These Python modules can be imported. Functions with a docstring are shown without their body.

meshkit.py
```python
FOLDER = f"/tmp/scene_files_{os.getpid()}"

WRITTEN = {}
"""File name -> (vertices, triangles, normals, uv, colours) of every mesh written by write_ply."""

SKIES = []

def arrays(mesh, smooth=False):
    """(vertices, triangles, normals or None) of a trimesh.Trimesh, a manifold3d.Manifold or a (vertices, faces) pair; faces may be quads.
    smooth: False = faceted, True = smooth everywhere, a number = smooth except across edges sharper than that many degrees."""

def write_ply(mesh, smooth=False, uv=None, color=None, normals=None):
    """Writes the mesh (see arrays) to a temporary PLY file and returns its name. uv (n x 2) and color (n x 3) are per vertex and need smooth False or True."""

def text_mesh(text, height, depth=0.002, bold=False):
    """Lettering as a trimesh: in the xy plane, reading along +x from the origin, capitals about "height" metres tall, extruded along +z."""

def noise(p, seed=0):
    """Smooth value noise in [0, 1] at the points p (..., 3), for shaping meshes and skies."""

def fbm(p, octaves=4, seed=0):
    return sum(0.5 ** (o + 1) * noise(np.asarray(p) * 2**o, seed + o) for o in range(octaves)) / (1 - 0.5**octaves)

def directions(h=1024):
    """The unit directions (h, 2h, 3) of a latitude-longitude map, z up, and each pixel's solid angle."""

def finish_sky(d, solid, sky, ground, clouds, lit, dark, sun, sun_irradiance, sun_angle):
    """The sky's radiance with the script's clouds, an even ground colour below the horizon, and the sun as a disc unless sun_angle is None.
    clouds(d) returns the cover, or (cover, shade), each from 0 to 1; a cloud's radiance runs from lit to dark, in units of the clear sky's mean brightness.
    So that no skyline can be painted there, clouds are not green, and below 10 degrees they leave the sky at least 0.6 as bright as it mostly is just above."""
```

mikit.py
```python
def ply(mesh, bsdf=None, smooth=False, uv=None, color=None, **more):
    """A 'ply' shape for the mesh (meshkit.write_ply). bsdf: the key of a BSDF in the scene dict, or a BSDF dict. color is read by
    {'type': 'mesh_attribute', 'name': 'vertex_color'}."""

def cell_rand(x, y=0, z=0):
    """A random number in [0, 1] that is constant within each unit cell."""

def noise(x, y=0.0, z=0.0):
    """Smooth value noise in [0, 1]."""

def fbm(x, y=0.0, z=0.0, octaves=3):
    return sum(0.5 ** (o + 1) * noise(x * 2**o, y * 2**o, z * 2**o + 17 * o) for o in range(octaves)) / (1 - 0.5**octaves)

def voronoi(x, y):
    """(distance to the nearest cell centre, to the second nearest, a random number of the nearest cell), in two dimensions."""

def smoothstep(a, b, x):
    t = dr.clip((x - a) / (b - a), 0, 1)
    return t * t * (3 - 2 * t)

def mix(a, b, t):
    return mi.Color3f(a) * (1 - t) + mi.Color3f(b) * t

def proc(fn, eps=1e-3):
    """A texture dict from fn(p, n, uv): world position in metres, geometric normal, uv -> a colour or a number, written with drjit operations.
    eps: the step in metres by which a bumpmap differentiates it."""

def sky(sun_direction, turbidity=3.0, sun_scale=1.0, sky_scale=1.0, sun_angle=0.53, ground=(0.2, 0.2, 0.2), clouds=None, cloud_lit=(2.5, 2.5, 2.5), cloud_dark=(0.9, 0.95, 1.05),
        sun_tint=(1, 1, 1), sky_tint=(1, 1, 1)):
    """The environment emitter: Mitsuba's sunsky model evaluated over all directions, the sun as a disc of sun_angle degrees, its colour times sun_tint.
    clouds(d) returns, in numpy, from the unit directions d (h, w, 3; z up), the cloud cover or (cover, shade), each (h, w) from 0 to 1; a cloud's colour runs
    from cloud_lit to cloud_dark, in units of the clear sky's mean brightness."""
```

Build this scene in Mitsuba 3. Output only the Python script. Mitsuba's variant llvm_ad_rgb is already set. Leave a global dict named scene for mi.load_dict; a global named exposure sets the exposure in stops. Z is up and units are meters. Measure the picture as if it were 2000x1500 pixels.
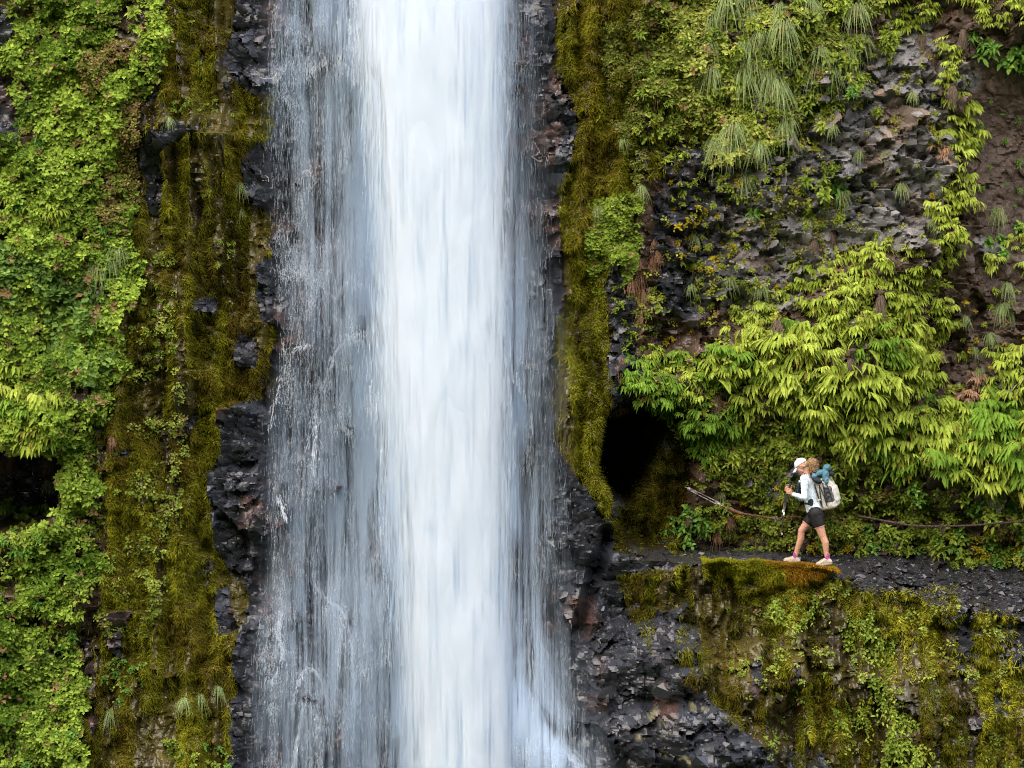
"""A high waterfall beside a cliff trail: mossy basalt walls, hanging fern banks and a walker with a backpack."""
import math
import numpy as np, trimesh, shapely, drjit as dr
import mitsuba as mi, mikit, meshkit
import manifold3d as m3
from mikit import noise, fbm, smoothstep, mix, proc
from scipy.spatial import cKDTree
from scipy.interpolate import RBFInterpolator, RegularGridInterpolator

scene, labels = {}, {}
T = mi.ScalarTransform4f

# ---------------------------------------------------------------- camera, sky, exposure
EYE, AIM, FOV = np.array([0.0, -40.0, 4.0]), np.array([0.0, 0.0, 2.8]), 22.48
scene['camera'] = {'type': 'perspective', 'fov': FOV, 'fov_axis': 'x', 'near_clip': 0.5, 'far_clip': 400.0,
                   'to_world': T().look_at(origin=EYE.tolist(), target=AIM.tolist(), up=[0, 0, 1])}


def cloud_cover(d):
    """White cloud and haze low down, thinning to clear blue overhead."""
    t = np.clip((d[..., 2] - .40) / .45, 0, 1)
    n = meshkit.fbm(d * 2.6 + 3.0, 4, 5)
    return np.clip(1 - .90 * t * t * (3 - 2 * t) + .9 * (n - .5), 0, 1)


scene['sky'] = mikit.sky([-0.35, -0.50, 0.95], turbidity=3, sun_scale=0.52, sun_angle=88, sky_scale=1.8, clouds=cloud_cover,
                         cloud_lit=(1.8, 1.66, 1.50), cloud_dark=(1.4, 1.4, 1.4), sun_tint=(1.0, 0.93, 0.76), sky_tint=(0.78, 0.98, 1.26), ground=(0.05, 0.06, 0.04))
exposure = 3.6

# ---------------------------------------------------------------- helpers
FWD = (AIM - EYE) / np.linalg.norm(AIM - EYE)
UPV = np.cross([1.0, 0, 0], FWD)
TAN = math.tan(math.radians(FOV / 2))


def at(px, py, Y=0.0):
    """The point of the plane y = Y that was measured at this place of the photograph (2000 x 1500)."""
    px, py, Y = np.broadcast_arrays(np.asarray(px, float), np.asarray(py, float), np.asarray(Y, float))
    d = FWD + ((px - 1000) / 1000 * TAN)[..., None] * np.array([1.0, 0, 0]) + ((750 - py) / 1000 * TAN)[..., None] * UPV
    return EYE + d * ((Y - EYE[1]) / d[..., 1])[..., None]


def add(key, mesh, bsdf, label=None, category=None, group=None, kind=None, smooth=False, **more):
    scene[key] = mikit.ply(mesh, bsdf, smooth=smooth, **more)
    tag(key, label, category, group, kind)
    return key


def tag(key, label=None, category=None, group=None, kind=None):
    d = {k: v for k, v in (('label', label), ('category', category), ('group', group), ('kind', kind)) if v}
    if d:
        labels[key] = d


USED = {}


def numbered(name):
    n = USED.get(name, 0)
    USED[name] = n + 1
    return name if n == 0 else f'{name}_{n:03d}'


def nz(x, y, z=0.0, octaves=3, seed=0):
    x, y, z = np.broadcast_arrays(x, y, z)
    return meshkit.fbm(np.stack([x, y, z], -1), octaves, seed)


def sstep(a, b, x):
    t = np.clip((x - a) / (b - a), 0, 1)
    return t * t * (3 - 2 * t)


def lerp(a, b, t):
    return a + (b - a) * t


def unit(v):
    return v / (np.linalg.norm(v, axis=-1, keepdims=True) + 1e-12)


def tube(points, radius, sides=7, caps=True):
    p = np.asarray(points, float)
    r = np.broadcast_to(np.asarray(radius, float), (len(p),))
    t = unit(np.gradient(p, axis=0))
    a = np.zeros_like(p)
    ref = np.array([0.0, 0, 1]) if abs(t[0, 2]) < 0.8 else np.array([1.0, 0, 0])
    a[0] = unit(np.cross(t[0], ref))
    for i in range(1, len(p)):
        v = a[i - 1] - t[i] * (a[i - 1] @ t[i])
        a[i] = unit(v)
    b = np.cross(t, a)
    ang = np.arange(sides) * 2 * np.pi / sides
    v = (p[:, None] + r[:, None, None] * (np.cos(ang)[None, :, None] * a[:, None] + np.sin(ang)[None, :, None] * b[:, None])).reshape(-1, 3)
    i, j = np.meshgrid(np.arange(len(p) - 1), np.arange(sides), indexing='ij')
    q = np.stack([i * sides + j, i * sides + (j + 1) % sides, (i + 1) * sides + (j + 1) % sides, (i + 1) * sides + j], -1).reshape(-1, 4)
    f = [q[:, [0, 1, 2]], q[:, [0, 2, 3]]]
    if caps:
        n = len(v)
        v = np.vstack([v, p[:1], p[-1:]])
        k = np.arange(sides)
        f.append(np.stack([(k + 1) % sides, k, k * 0 + n], 1))
        o = (len(p) - 1) * sides
        f.append(np.stack([o + k, o + (k + 1) % sides, k * 0 + n + 1], 1))
    return trimesh.Trimesh(v, np.vstack(f), process=False)


def joined(meshes):
    return trimesh.util.concatenate(meshes)


def spline(pts, n=40):
    from scipy.interpolate import PchipInterpolator
    p = np.asarray(pts, float)
    s = np.concatenate([[0], np.cumsum(np.linalg.norm(np.diff(p, axis=0), axis=1))])
    return PchipInterpolator(s, p)(np.linspace(0, s[-1], n))


# ---------------------------------------------------------------- materials
def leaf_colour(dark, light, old=(0.30, 0.24, 0.05), old_share=0.06, scale=0.9):
    """uv = (tone of this leaf, a random number of this leaf): a mix of two greens, some leaves turned."""
    def fn(p, n, uv):
        t = dr.clip(uv.x * 0.6 + 0.9 * fbm(p.x * scale * 1.7, p.z * scale * 1.7, p.y * scale, 2) - 0.25, 0, 1)
        c = mix(dark, light, t)
        c = mix(c, mi.Color3f(old), dr.select(uv.y < old_share, 0.8, 0.0))
        return c * (0.66 + 0.6 * uv.y)
    return proc(fn)


def foliage(colour, trans=0.7, rough=0.42):
    return {'type': 'principledthin', 'base_color': colour, 'roughness': rough, 'spec_trans': 0.0, 'diff_trans': trans, 'eta': 1.4}


VC = {'type': 'mesh_attribute', 'name': 'vertex_color'}
scene['leaf_cover_material'] = foliage(VC, 0.7)
scene['leaf_green_material'] = foliage(leaf_colour((0.09, 0.16, 0.02), (0.42, 0.53, 0.09)))
scene['leaf_fern_material'] = foliage(leaf_colour((0.18, 0.265, 0.025), (0.45, 0.54, 0.095), (0.36, 0.24, 0.06), 0.05), 0.8)
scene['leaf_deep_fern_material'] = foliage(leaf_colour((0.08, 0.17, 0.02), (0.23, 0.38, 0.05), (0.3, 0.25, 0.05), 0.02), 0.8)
scene['leaf_fresh_material'] = foliage(leaf_colour((0.09, 0.21, 0.035), (0.22, 0.40, 0.08), (0.4, 0.33, 0.03), 0.04))
scene['leaf_yellow_material'] = foliage(leaf_colour((0.30, 0.30, 0.03), (0.52, 0.42, 0.03), (0.55, 0.33, 0.02), 0.15))
scene['leaf_dead_material'] = foliage(leaf_colour((0.13, 0.07, 0.04), (0.40, 0.25, 0.16), (0.2, 0.1, 0.05), 0.1), 0.4, 0.6)
scene['grass_material'] = foliage(leaf_colour((0.15, 0.23, 0.08), (0.38, 0.48, 0.21), (0.42, 0.36, 0.16), 0.14), 0.7)
scene['root_material'] = {'type': 'twosided', 'bsdf': {'type': 'principled', 'roughness': 0.8, 'base_color': proc(lambda p, n, uv: mix((0.035, 0.022, 0.014), (0.13, 0.09, 0.06), uv.y))}}
scene['moss_material'] = foliage(VC, 0.45, 0.6)


def wetness(p):
    """How wet the rock is at a point of the wall: soaked beside the fall, drying to the right."""
    w = 1 - smoothstep(2.6, 4.4, p.x + 1.4 * (noise(p.x * 0.9, p.z * 0.7) - 0.5))
    low = 1 - smoothstep(-0.5, 0.35, p.z + 0.4 * (noise(p.x * 1.1, p.z) - 0.5))
    return dr.maximum(w, 0.9 * low)


def rock_rough(p, n, uv):
    return 0.64 - 0.31 * wetness(p) + 0.12 * (noise(p.x * 9, p.z * 9, p.y * 9) - 0.5)


scene['rock_material'] = {'type': 'twosided', 'bsdf': {'type': 'principled', 'base_color': VC, 'roughness': proc(rock_rough), 'specular': 0.55}}

# ---------------------------------------------------------------- the cliff: its large form
FORM = np.array([
    (-300, -200, -.3), (-300, 700, -.6), (-300, 1700, -1.), (0, -200, -.45), (0, 0, -.5), (0, 400, -.7), (0, 780, -.95), (0, 1100, -.8), (0, 1500, -1.0), (0, 1700, -1.1),
    (150, 0, -.6), (150, 300, -.75), (150, 600, -.85), (150, 830, -1.05), (150, 1100, -.95), (150, 1500, -1.1),
    (290, 0, -.65), (290, 350, -.6), (290, 700, -.9), (290, 1000, -1.0), (290, 1250, -.95), (290, 1500, -1.2),
    (400, -200, -.3), (400, 0, -.35), (395, 280, -.75), (400, 500, -.6), (400, 800, -.65), (400, 1000, -.6), (400, 1200, -.8), (400, 1500, -1.0), (400, 1700, -1.),
    (500, 0, 0.1), (500, 250, -.1), (500, 420, 0.05), (500, 700, -.2), (520, 900, .0), (500, 1150, -.15), (500, 1500, -.5),
    (600, -200, .5), (600, 0, .5), (600, 400, .4), (600, 640, .15), (560, 780, .1), (600, 1000, .2), (560, 1180, -.1), (600, 1320, -.25), (600, 1500, -.3), (600, 1700, -.4),
    (700, 0, .6), (690, 650, .25), (700, 1200, .15), (700, 1500, .0), (850, -200, .7), (850, 0, .6), (850, 750, .5), (850, 1500, .2), (850, 1700, .1),
    (1000, -200, .55), (1000, 0, .5), (1000, 400, .4), (1000, 800, .25), (1000, 1200, .1), (1000, 1500, -.1), (1000, 1700, -.2),
    (1060, 0, .3), (1060, 330, .1), (1060, 600, .1), (1060, 900, -.1), (1060, 1150, -.1), (1060, 1400, -.4),
    (1130, -200, -.1), (1130, 0, -.15), (1130, 220, -.25), (1130, 450, -.35), (1120, 650, -.5), (1130, 800, -.75), (1140, 900, -.8), (1150, 1000, -.6), (1130, 1150, -.35), (1130, 1350, -.6), (1130, 1500, -.8), (1130, 1700, -.9),
    (1250, -200, .0), (1250, 0, -.1), (1250, 250, -.15), (1250, 500, -.1), (1230, 660, -.25), (1250, 1130, -.05), (1250, 1300, -.35), (1250, 1450, -.7), (1250, 1700, -1.),
    (1400, -200, .3), (1400, 0, .1), (1400, 250, -.05), (1400, 450, .1), (1400, 640, .1), (1400, 740, -.25), (1400, 850, -.1), (1400, 1000, .15), (1400, 1250, .05), (1400, 1500, -.35),
    (1560, 0, .15), (1560, 200, .0), (1560, 420, .1), (1560, 580, -.05), (1560, 720, -.4), (1560, 840, -.25), (1560, 1000, .2), (1560, 1300, .0), (1560, 1500, -.25),
    (1720, -200, .5), (1720, 0, .35), (1720, 250, .3), (1720, 450, .15), (1720, 600, -.3), (1720, 750, -.45), (1720, 880, -.2), (1720, 1000, .15), (1720, 1300, .0), (1720, 1500, -.2), (1720, 1700, -.4),
    (1870, 0, .2), (1870, 220, .05), (1870, 420, .05), (1870, 600, .25), (1850, 760, .15), (1870, 860, -.45), (1870, 1000, .1), (1870, 1300, .0), (1870, 1500, -.2),
    (1960, 0, -.1), (1960, 80, .0), (1960, 220, .55), (1960, 420, .5), (1960, 620, .3), (1960, 780, -.2), (1960, 900, -.5), (1960, 1010, .0), (1960, 1300, .1),
    (2250, -200, .3), (2250, 0, .2), (2250, 400, .3), (2250, 900, -.3), (2250, 1050, .1), (2250, 1500, -.1), (2250, 1700, -.2)], float)
_pts = at(FORM[:, 0], FORM[:, 1], FORM[:, 2])
_rbf = RBFInterpolator(_pts[:, [0, 2]], FORM[:, 2], kernel='thin_plate_spline', smoothing=0.01)


def spaced(stops):
    """Grid lines: stops = (from, to, step), one after another."""
    return np.unique(np.round(np.concatenate([np.arange(a, b, s) for a, b, s in stops] + [[stops[-1][1]]]), 4))


XS = spaced([(-32, -14, 2.0), (-14, -9.6, .25), (-9.6, -8.4, .05), (-8.4, -1.9, .0255), (-1.9, -0.3, .06), (-0.3, 8.4, .0255), (8.4, 9.6, .05), (9.6, 14, .25), (14, 32, 2.0)])
ZS = spaced([(-16, -6, 1.0), (-6, -3.7, .15), (-3.7, -0.8, .0255), (-0.8, 0.12, .0135), (0.12, 9.1, .0255), (9.1, 11, .15), (11, 26, 1.5)])
GX, GZ = np.meshgrid(XS, ZS)

_cx, _cz = np.linspace(-12, 12, 97), np.linspace(-6.5, 12, 75)
_c = RegularGridInterpolator((_cz, _cx), _rbf(np.stack(np.meshgrid(_cx, _cz), -1).reshape(-1, 2)).reshape(75, 97), method='linear')


def form(x, z):
    return _c(np.stack([np.clip(z, -6.5, 12), np.clip(x, -12, 12)], -1)) + 0.05 * np.maximum(np.abs(z - 3) - 9, 0) * np.sign(z - 3)


def patch(px_polygon, Y=0.0):
    """A region of the wall in world (x, z), from its outline measured in the photograph at depth Y."""
    p = np.array(px_polygon, float)
    w = at(p[:, 0], p[:, 1], Y)
    return shapely.Polygon(w[:, [0, 2]]).buffer(0)


def inside(poly, x, z, rag=0.0, seed=1, freq=2.2):
    b, x, z = poly.buffer(rag).bounds, np.asarray(x), np.asarray(z)
    out = np.zeros(np.shape(x), bool)
    near = (x > b[0]) & (x < b[2]) & (z > b[1]) & (z < b[3])
    x, z = x[near], z[near]
    if rag:
        x, z = x + rag * 2 * (nz(x * freq, z * freq, 0, 3, seed) - 0.5), z + rag * 2 * (nz(x * freq, z * freq, 7.3, 2, seed + 5) - 0.5)
    shapely.prepare(poly)
    out[near] = shapely.contains_xy(poly, x, z)
    return out


def soft(poly, x, z, width):
    """1 inside, 0 outside, with a slope of this width (metres) outwards."""
    out = np.zeros(np.shape(x))
    b = poly.buffer(width).bounds
    near = (x > b[0]) & (x < b[2]) & (z > b[1]) & (z < b[3])
    out[near] = sstep(width, 0, shapely.distance(poly, shapely.points(x[near], z[near])))
    return out


P = {k: patch(v, y) for k, (y, v) in {
    'moss_left': (-.7, [(330, -40), (462, -40), (450, 90), (522, 195), (528, 250), (480, 330), (480, 400), (528, 440), (530, 480), (505, 600), (530, 670), (535, 750), (490, 810), (430, 850), (412, 950), (432, 1080), (472, 1180), (462, 1350), (452, 1540), (180, 1540), (200, 1300), (200, 1050), (200, 850), (240, 700), (262, 560), (255, 450), (268, 250), (310, 150)]),
    'cover_left': (-.8, [(-60, -60), (325, -60), (318, 140), (282, 200), (268, 300), (262, 430), (285, 560), (245, 640), (258, 740), (195, 830), (205, 960), (180, 1040), (225, 1100), (165, 1160), (140, 1240), (180, 1330), (170, 1400), (200, 1560), (-60, 1560), (-60, 1040), (60, 1035), (115, 1010), (112, 880), (60, 900), (-60, 850)]),
    'olive_left': (-.8, [(150, 60), (290, 100), (275, 300), (255, 420), (240, 480), (180, 430), (230, 300), (180, 200)]),
    'blue_left': (-.9, [(-30, 490), (120, 500), (250, 640), (240, 700), (190, 760), (100, 700), (-30, 620)]),
    'tunnel_left': (-.9, [(-700, 790), (0, 868), (60, 905), (108, 895), (112, 1000), (60, 1030), (0, 1040), (-700, 1060)]),
    'tunnel_right': (-.5, [(1200, 832), (1235, 818), (1276, 828), (1272, 880), (1250, 930), (1232, 972), (1212, 962), (1192, 922), (1195, 862)]),
    'tunnel_slope': (-.3, [(1198, 800), (1240, 785), (1320, 810), (1345, 860), (1340, 960), (1320, 1040), (1270, 1060), (1215, 1020), (1196, 940)]),
    'moss_right': (-.4, [(1085, -40), (1250, -40), (1240, 120), (1262, 250), (1232, 330), (1262, 400), (1190, 520), (1190, 640), (1192, 800), (1178, 890), (1200, 950), (1190, 1010), (1160, 960), (1090, 870), (1072, 720), (1112, 560), (1090, 400), (1118, 330), (1128, 250), (1092, 120)]),
    'clover': (-.3, [(1150, 400), (1200, 372), (1252, 380), (1250, 480), (1232, 560), (1200, 592), (1168, 588), (1158, 500)]),
    'moss_low': (-1.1, [(1200, 1130), (1390, 1100), (1640, 1130), (1800, 1150), (2060, 1230), (2060, 1560), (1540, 1560), (1500, 1450), (1400, 1370), (1290, 1290), (1225, 1210)]),
    'moss_tunnel': (-.3, [(1228, 940), (1285, 890), (1345, 870), (1340, 1060), (1400, 1075), (1380, 1090), (1200, 1075), (1195, 1000), (1225, 1010)]),
    'moss_gold': (-1.2, [(1905, 1200), (2060, 1190), (2060, 1560), (1905, 1560)]),
    'moss_top': (.0, [(1250, -40), (1420, -40), (1400, 150), (1330, 330), (1240, 380), (1260, 250), (1245, 120)]),
    'wet_right': (-.4, [(985, -40), (1085, -40), (1095, 120), (1130, 250), (1118, 330), (1088, 400), (1112, 560), (1070, 720), (1090, 870), (1165, 960), (1230, 1090), (1210, 1200), (1300, 1350), (1440, 1430), (1400, 1560), (960, 1560)]),
    'dry': (.1, [(1285, 330), (1500, 270), (1690, 70), (1840, 80), (1860, 300), (1810, 500), (1700, 480), (1520, 600), (1360, 640), (1265, 580), (1290, 450)]),
    'soil': (.4, [(1888, 100), (2080, 100), (2080, 640), (1910, 560), (1880, 300)]),
    'ledge_rubble': (-1., [(1640, 1090), (1800, 1070), (2060, 1090), (2060, 1260), (1850, 1200), (1700, 1150)]),
}.items()}
SPOTS_WET = [patch(s, -.6) for s in (
    [(452, -20), (545, -20), (545, 165), (500, 185), (430, 130), (445, 60)], [(462, 330), (500, 270), (545, 275), (545, 410), (470, 385)], [(490, 520), (525, 490), (575, 490), (560, 630), (505, 630)],
    [(450, 690), (470, 640), (500, 660), (495, 720), (460, 720)], [(410, 950), (430, 800), (500, 780), (540, 800), (540, 1180), (470, 1120), (420, 1090), (408, 1010)], [(420, 1160), (445, 1150), (460, 1230), (430, 1240)],
    [(455, 1370), (470, 1230), (540, 1170), (540, 1560), (450, 1500)], [(275, 270), (340, 235), (390, 255), (320, 300), (310, 430), (280, 400)], [(215, 1190), (275, 1180), (250, 1250), (245, 1290), (218, 1270)],
    [(60, 1290), (160, 1230), (165, 1270), (100, 1310)], [(345, 830), (385, 815), (380, 840), (350, 850)], [(380, 590), (420, 580), (420, 620), (385, 610)], [(235, 880), (275, 870), (270, 890), (240, 895)], [(-30, 10), (40, 20), (30, 90), (-30, 90)], [(-30, 140), (40, 150), (60, 250), (20, 280), (-30, 240)])]


def cells(x, z, cell_x, cell_z, tilt, seed, offset):
    """Broken rock: every cell of a jittered grid is a tilted facet; the facet standing farthest out wins."""
    r = np.random.default_rng(seed)
    u, v = np.meshgrid(np.arange(-12.5, 12.5, cell_x), np.arange(-6.5, 12, cell_z))
    u, v = u + r.uniform(-.48, .48, u.shape) * cell_x, v + r.uniform(-.48, .48, v.shape) * cell_z
    u, v = u.ravel(), v.ravel()
    tree = cKDTree(np.stack([u / cell_x, v / cell_z], 1))
    dist, i = tree.query(np.stack([x / cell_x, z / cell_z], 1), k=3, workers=-1)
    off, gx, gz = r.normal(0, offset, len(u)), r.normal(0, tilt, len(u)), r.normal(0.12 * tilt, tilt, len(u))
    h = off[i] + gx[i] * (x[:, None] - u[i]) + gz[i] * (z[:, None] - v[i]) - 0.22 * min(cell_x, cell_z) * dist ** 2
    h = h.max(1)
    far = (np.abs(x) > 12) | (z < -6) | (z > 11.5)
    return np.where(far, 0, h), i[:, 0]


x, z = GX.ravel(), GZ.ravel()
wob = nz(x * 1.7, z * 1.7, 0, 3, 40) - .5
zone = {k: inside(P[k], x, z, r, 11 + i) for i, (k, r) in enumerate((('moss_left', .20), ('cover_left', .10), ('moss_right', .16), ('moss_low', .15), ('moss_top', .25), ('dry', .3), ('soil', .2), ('moss_gold', .2), ('wet_right', .2), ('moss_tunnel', .1), ('tunnel_slope', .1), ('ledge_rubble', .15)))}
wet_spot = np.zeros(len(x), bool)
for k, s in enumerate(SPOTS_WET):
    wet_spot |= inside(s, x, z, .12, 50 + k)
mossy = (zone['moss_left'] | zone['moss_right'] | zone['moss_tunnel'] | (zone['moss_low'] & (nz(x * 1.3, z * .9, 0, 3, 77) > .43))) & ~wet_spot

Y = form(x, z)
big, _ = cells(x + .25 * wob, z, 1.1, .8, .22, 3, .05)
mid, mid_id = cells(x + .08 * wob, z + .05 * wob, .36, .24, .42, 4, .036)
small, small_id = cells(x + .02 * wob, z, .15, .095, .55, 5, .014)
rough = np.where(zone['soil'], .25, np.where(mossy, .55, 1.0))
rough = np.where(zone['cover_left'], .5, rough)
rough = np.where(zone['dry'], 1.45, rough)
Y -= (.55 + .45 * rough) * big * .8 + rough * (mid * np.where(zone['wet_right'], 1.35, 1.0) + small * np.where(zone['wet_right'] | wet_spot, .65, 1.0))
ribs = nz(x * 5.5 + 2 * wob, z * .5, 3, 3, 21) - .5
Y -= np.where(mossy, 1.0, .15) * ribs * .52
Y -= np.where(zone['dry'], .05, .10) * (nz(x * 1.3, z * 1.3, 9, 4, 33) - .5) + np.where(mossy | zone['soil'], .10, .02) * (nz(x * 9, z * 6, 5, 3, 34) - .5)
Y -= np.where(zone['cover_left'], .45 * (nz(x * 2.4, z * 2.4, 6, 3, 35) - .5), 0)
Y -= np.where(zone['dry'], .10 * (np.abs(nz(x * 2.2 + z, z * 2.6 - .6 * x, 6, 3, 36) - .5) * 2 - .3), 0)
# overhang shelves in the left moss and the alcove behind them
for poly, push in (([(300, 250), (400, 235), (500, 240), (500, 262), (400, 262), (300, 280)], -.16), ([(285, 300), (380, 275), (385, 420), (320, 470), (280, 420)], .16), ([(420, 265), (480, 265), (475, 300), (425, 300)], -.1)):
    Y += push * soft(patch(poly, -.7), x, z, .18)
# the tunnel behind the fall opens on both sides
wx, wz = x + .22 * (nz(x * 2.5, z * 2.5, 1, 3, 37) - .5), z + .3 * (nz(x * 2.5, z * 2.5, 8, 3, 38) - .5)
Y += 3.4 * soft(P['tunnel_left'], wx, wz, .12) + .55 * soft(P['tunnel_slope'], wx, wz, .22) + 2.8 * soft(P['tunnel_right'], wx, wz, .24)
# boulder forms low on the right
for (bx, by, rx, rz, push) in ((1300, 1275, .8, .55, .34), (1385, 1340, .9, .5, .30), (1480, 1310, .7, .6, .28), (1330, 1420, 1.3, .5, .40), (1440, 1460, .9, .4, .36), (1560, 1270, .5, .45, .22), (1200, 1330, .45, .9, .25), (1140, 1200, .35, .7, .22), (590, 1345, .32, .30, .30), (560, 1130, .25, 1.0, .22), (500, 1020, .25, .7, .18), (690, 650, .35, .18, .25), (570, 680, .25, .3, .18), (1060, 290, .4, .35, .15)):
    c = at(bx, by, -.6)
    d = np.sqrt(((x - c[0]) / rx) ** 2 + ((z - c[2]) / rz) ** 2)
    Y -= push * np.clip(1 - d * d, 0, 1) ** .6
c0, c1 = at(1185, 1040, -.4), at(1130, 1230, -.4)          # a dark cleft low beside the fall
s = np.clip(((x - c0[0]) * (c1[0] - c0[0]) + (z - c0[2]) * (c1[2] - c0[2])) / ((c1[0] - c0[0]) ** 2 + (c1[2] - c0[2]) ** 2), 0, 1)
Y += .5 * np.clip(1 - np.hypot(x - lerp(c0[0], c1[0], s), z - lerp(c0[2], c1[2], s)) / .16, 0, 1)

# the trail ledge: below this line the wall stands out by LEDGE metres
_lx = at(np.array([1150, 1230, 1330, 1450, 1600, 1700, 1850, 2000, 2300.]), 1090, -.4)[:, 0]


def along(vals, x):
    return np.interp(x, _lx, vals)


def z_of(pys, Y):
    return [float(at(1500, v, Y)[2]) for v in pys]


LEDGE = lambda x: along([0, .25, .8, 1.15, 1.25, 1.25, 1.3, 1.3, 1.3], x)
ZTOP = lambda x: along(z_of([1040, 1056, 1072, 1078, 1082, 1080, 1092, 1098, 1100], .1), x)
ZLIP = lambda x: along(z_of([1090, 1095, 1098, 1104, 1118, 1150, 1182, 1205, 1215], -1.0), x)
top, lip = ZTOP(x) + .05 * wob, ZLIP(x) + .10 * wob
Y -= LEDGE(x) * (np.clip((top - z) / np.maximum(top - lip, .02), 0, 1) ** .85)
Y -= .10 * LEDGE(x) * np.clip((lip - z) / 2.0, 0, 1)

CLIFF = RegularGridInterpolator((ZS, XS), Y.reshape(GX.shape), method='linear', bounds_error=False, fill_value=0)


def wall(x, z):
    return CLIFF(np.stack(np.broadcast_arrays(z, x), -1))


def spot(px, py):
    """Where the sight line measured at this place of the photograph meets the wall."""
    y = np.zeros(np.broadcast(px, py).shape)
    for _ in range(14):
        p = at(px, py, y)
        y = .5 * y + .5 * wall(p[..., 0], p[..., 2])
    return at(px, py, y)


# base colours of rock, soil and the film of moss on it
n1, n2, n3 = nz(x * .8, z * .8, 1, 4, 61), nz(x * 4, z * 4, 2, 3, 62), nz(x * 14, z * 14, 3, 2, 63)
rng = np.random.default_rng(9)
block = rng.uniform(0, 1, mid_id.max() + 1)[mid_id]
chip = rng.uniform(0, 1, small_id.max() + 1)[small_id]
wetc = 1 - sstep(2.4, 4.0, x + 1.0 * wob)
wetc = np.maximum(wetc, 1 - sstep(-.4, .3, z + .4 * wob))
col = lerp(np.array([.058, .060, .066]), np.array([.175, .172, .172]), (.55 * block + .45 * n1)[:, None])
col = lerp(col, np.array([.17, .115, .08]), (sstep(.58, .70, nz(x * 1.6, z * 1.6, 8, 3, 65)) * .55)[:, None])
col = lerp(col, np.array([.011, .013, .018]) * (1 + 1.1 * block[:, None]), (.95 * wetc)[:, None])
rust = sstep(.56, .68, nz(x * 2.2, z * 1.5, 4, 3, 64)) * (.25 + .75 * wetc)
col = lerp(col, np.array([.085, .037, .02]), (rust * .55 * (.4 + .6 * chip))[:, None])
col *= (.78 + .25 * chip + .30 * n3)[:, None]
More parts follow.
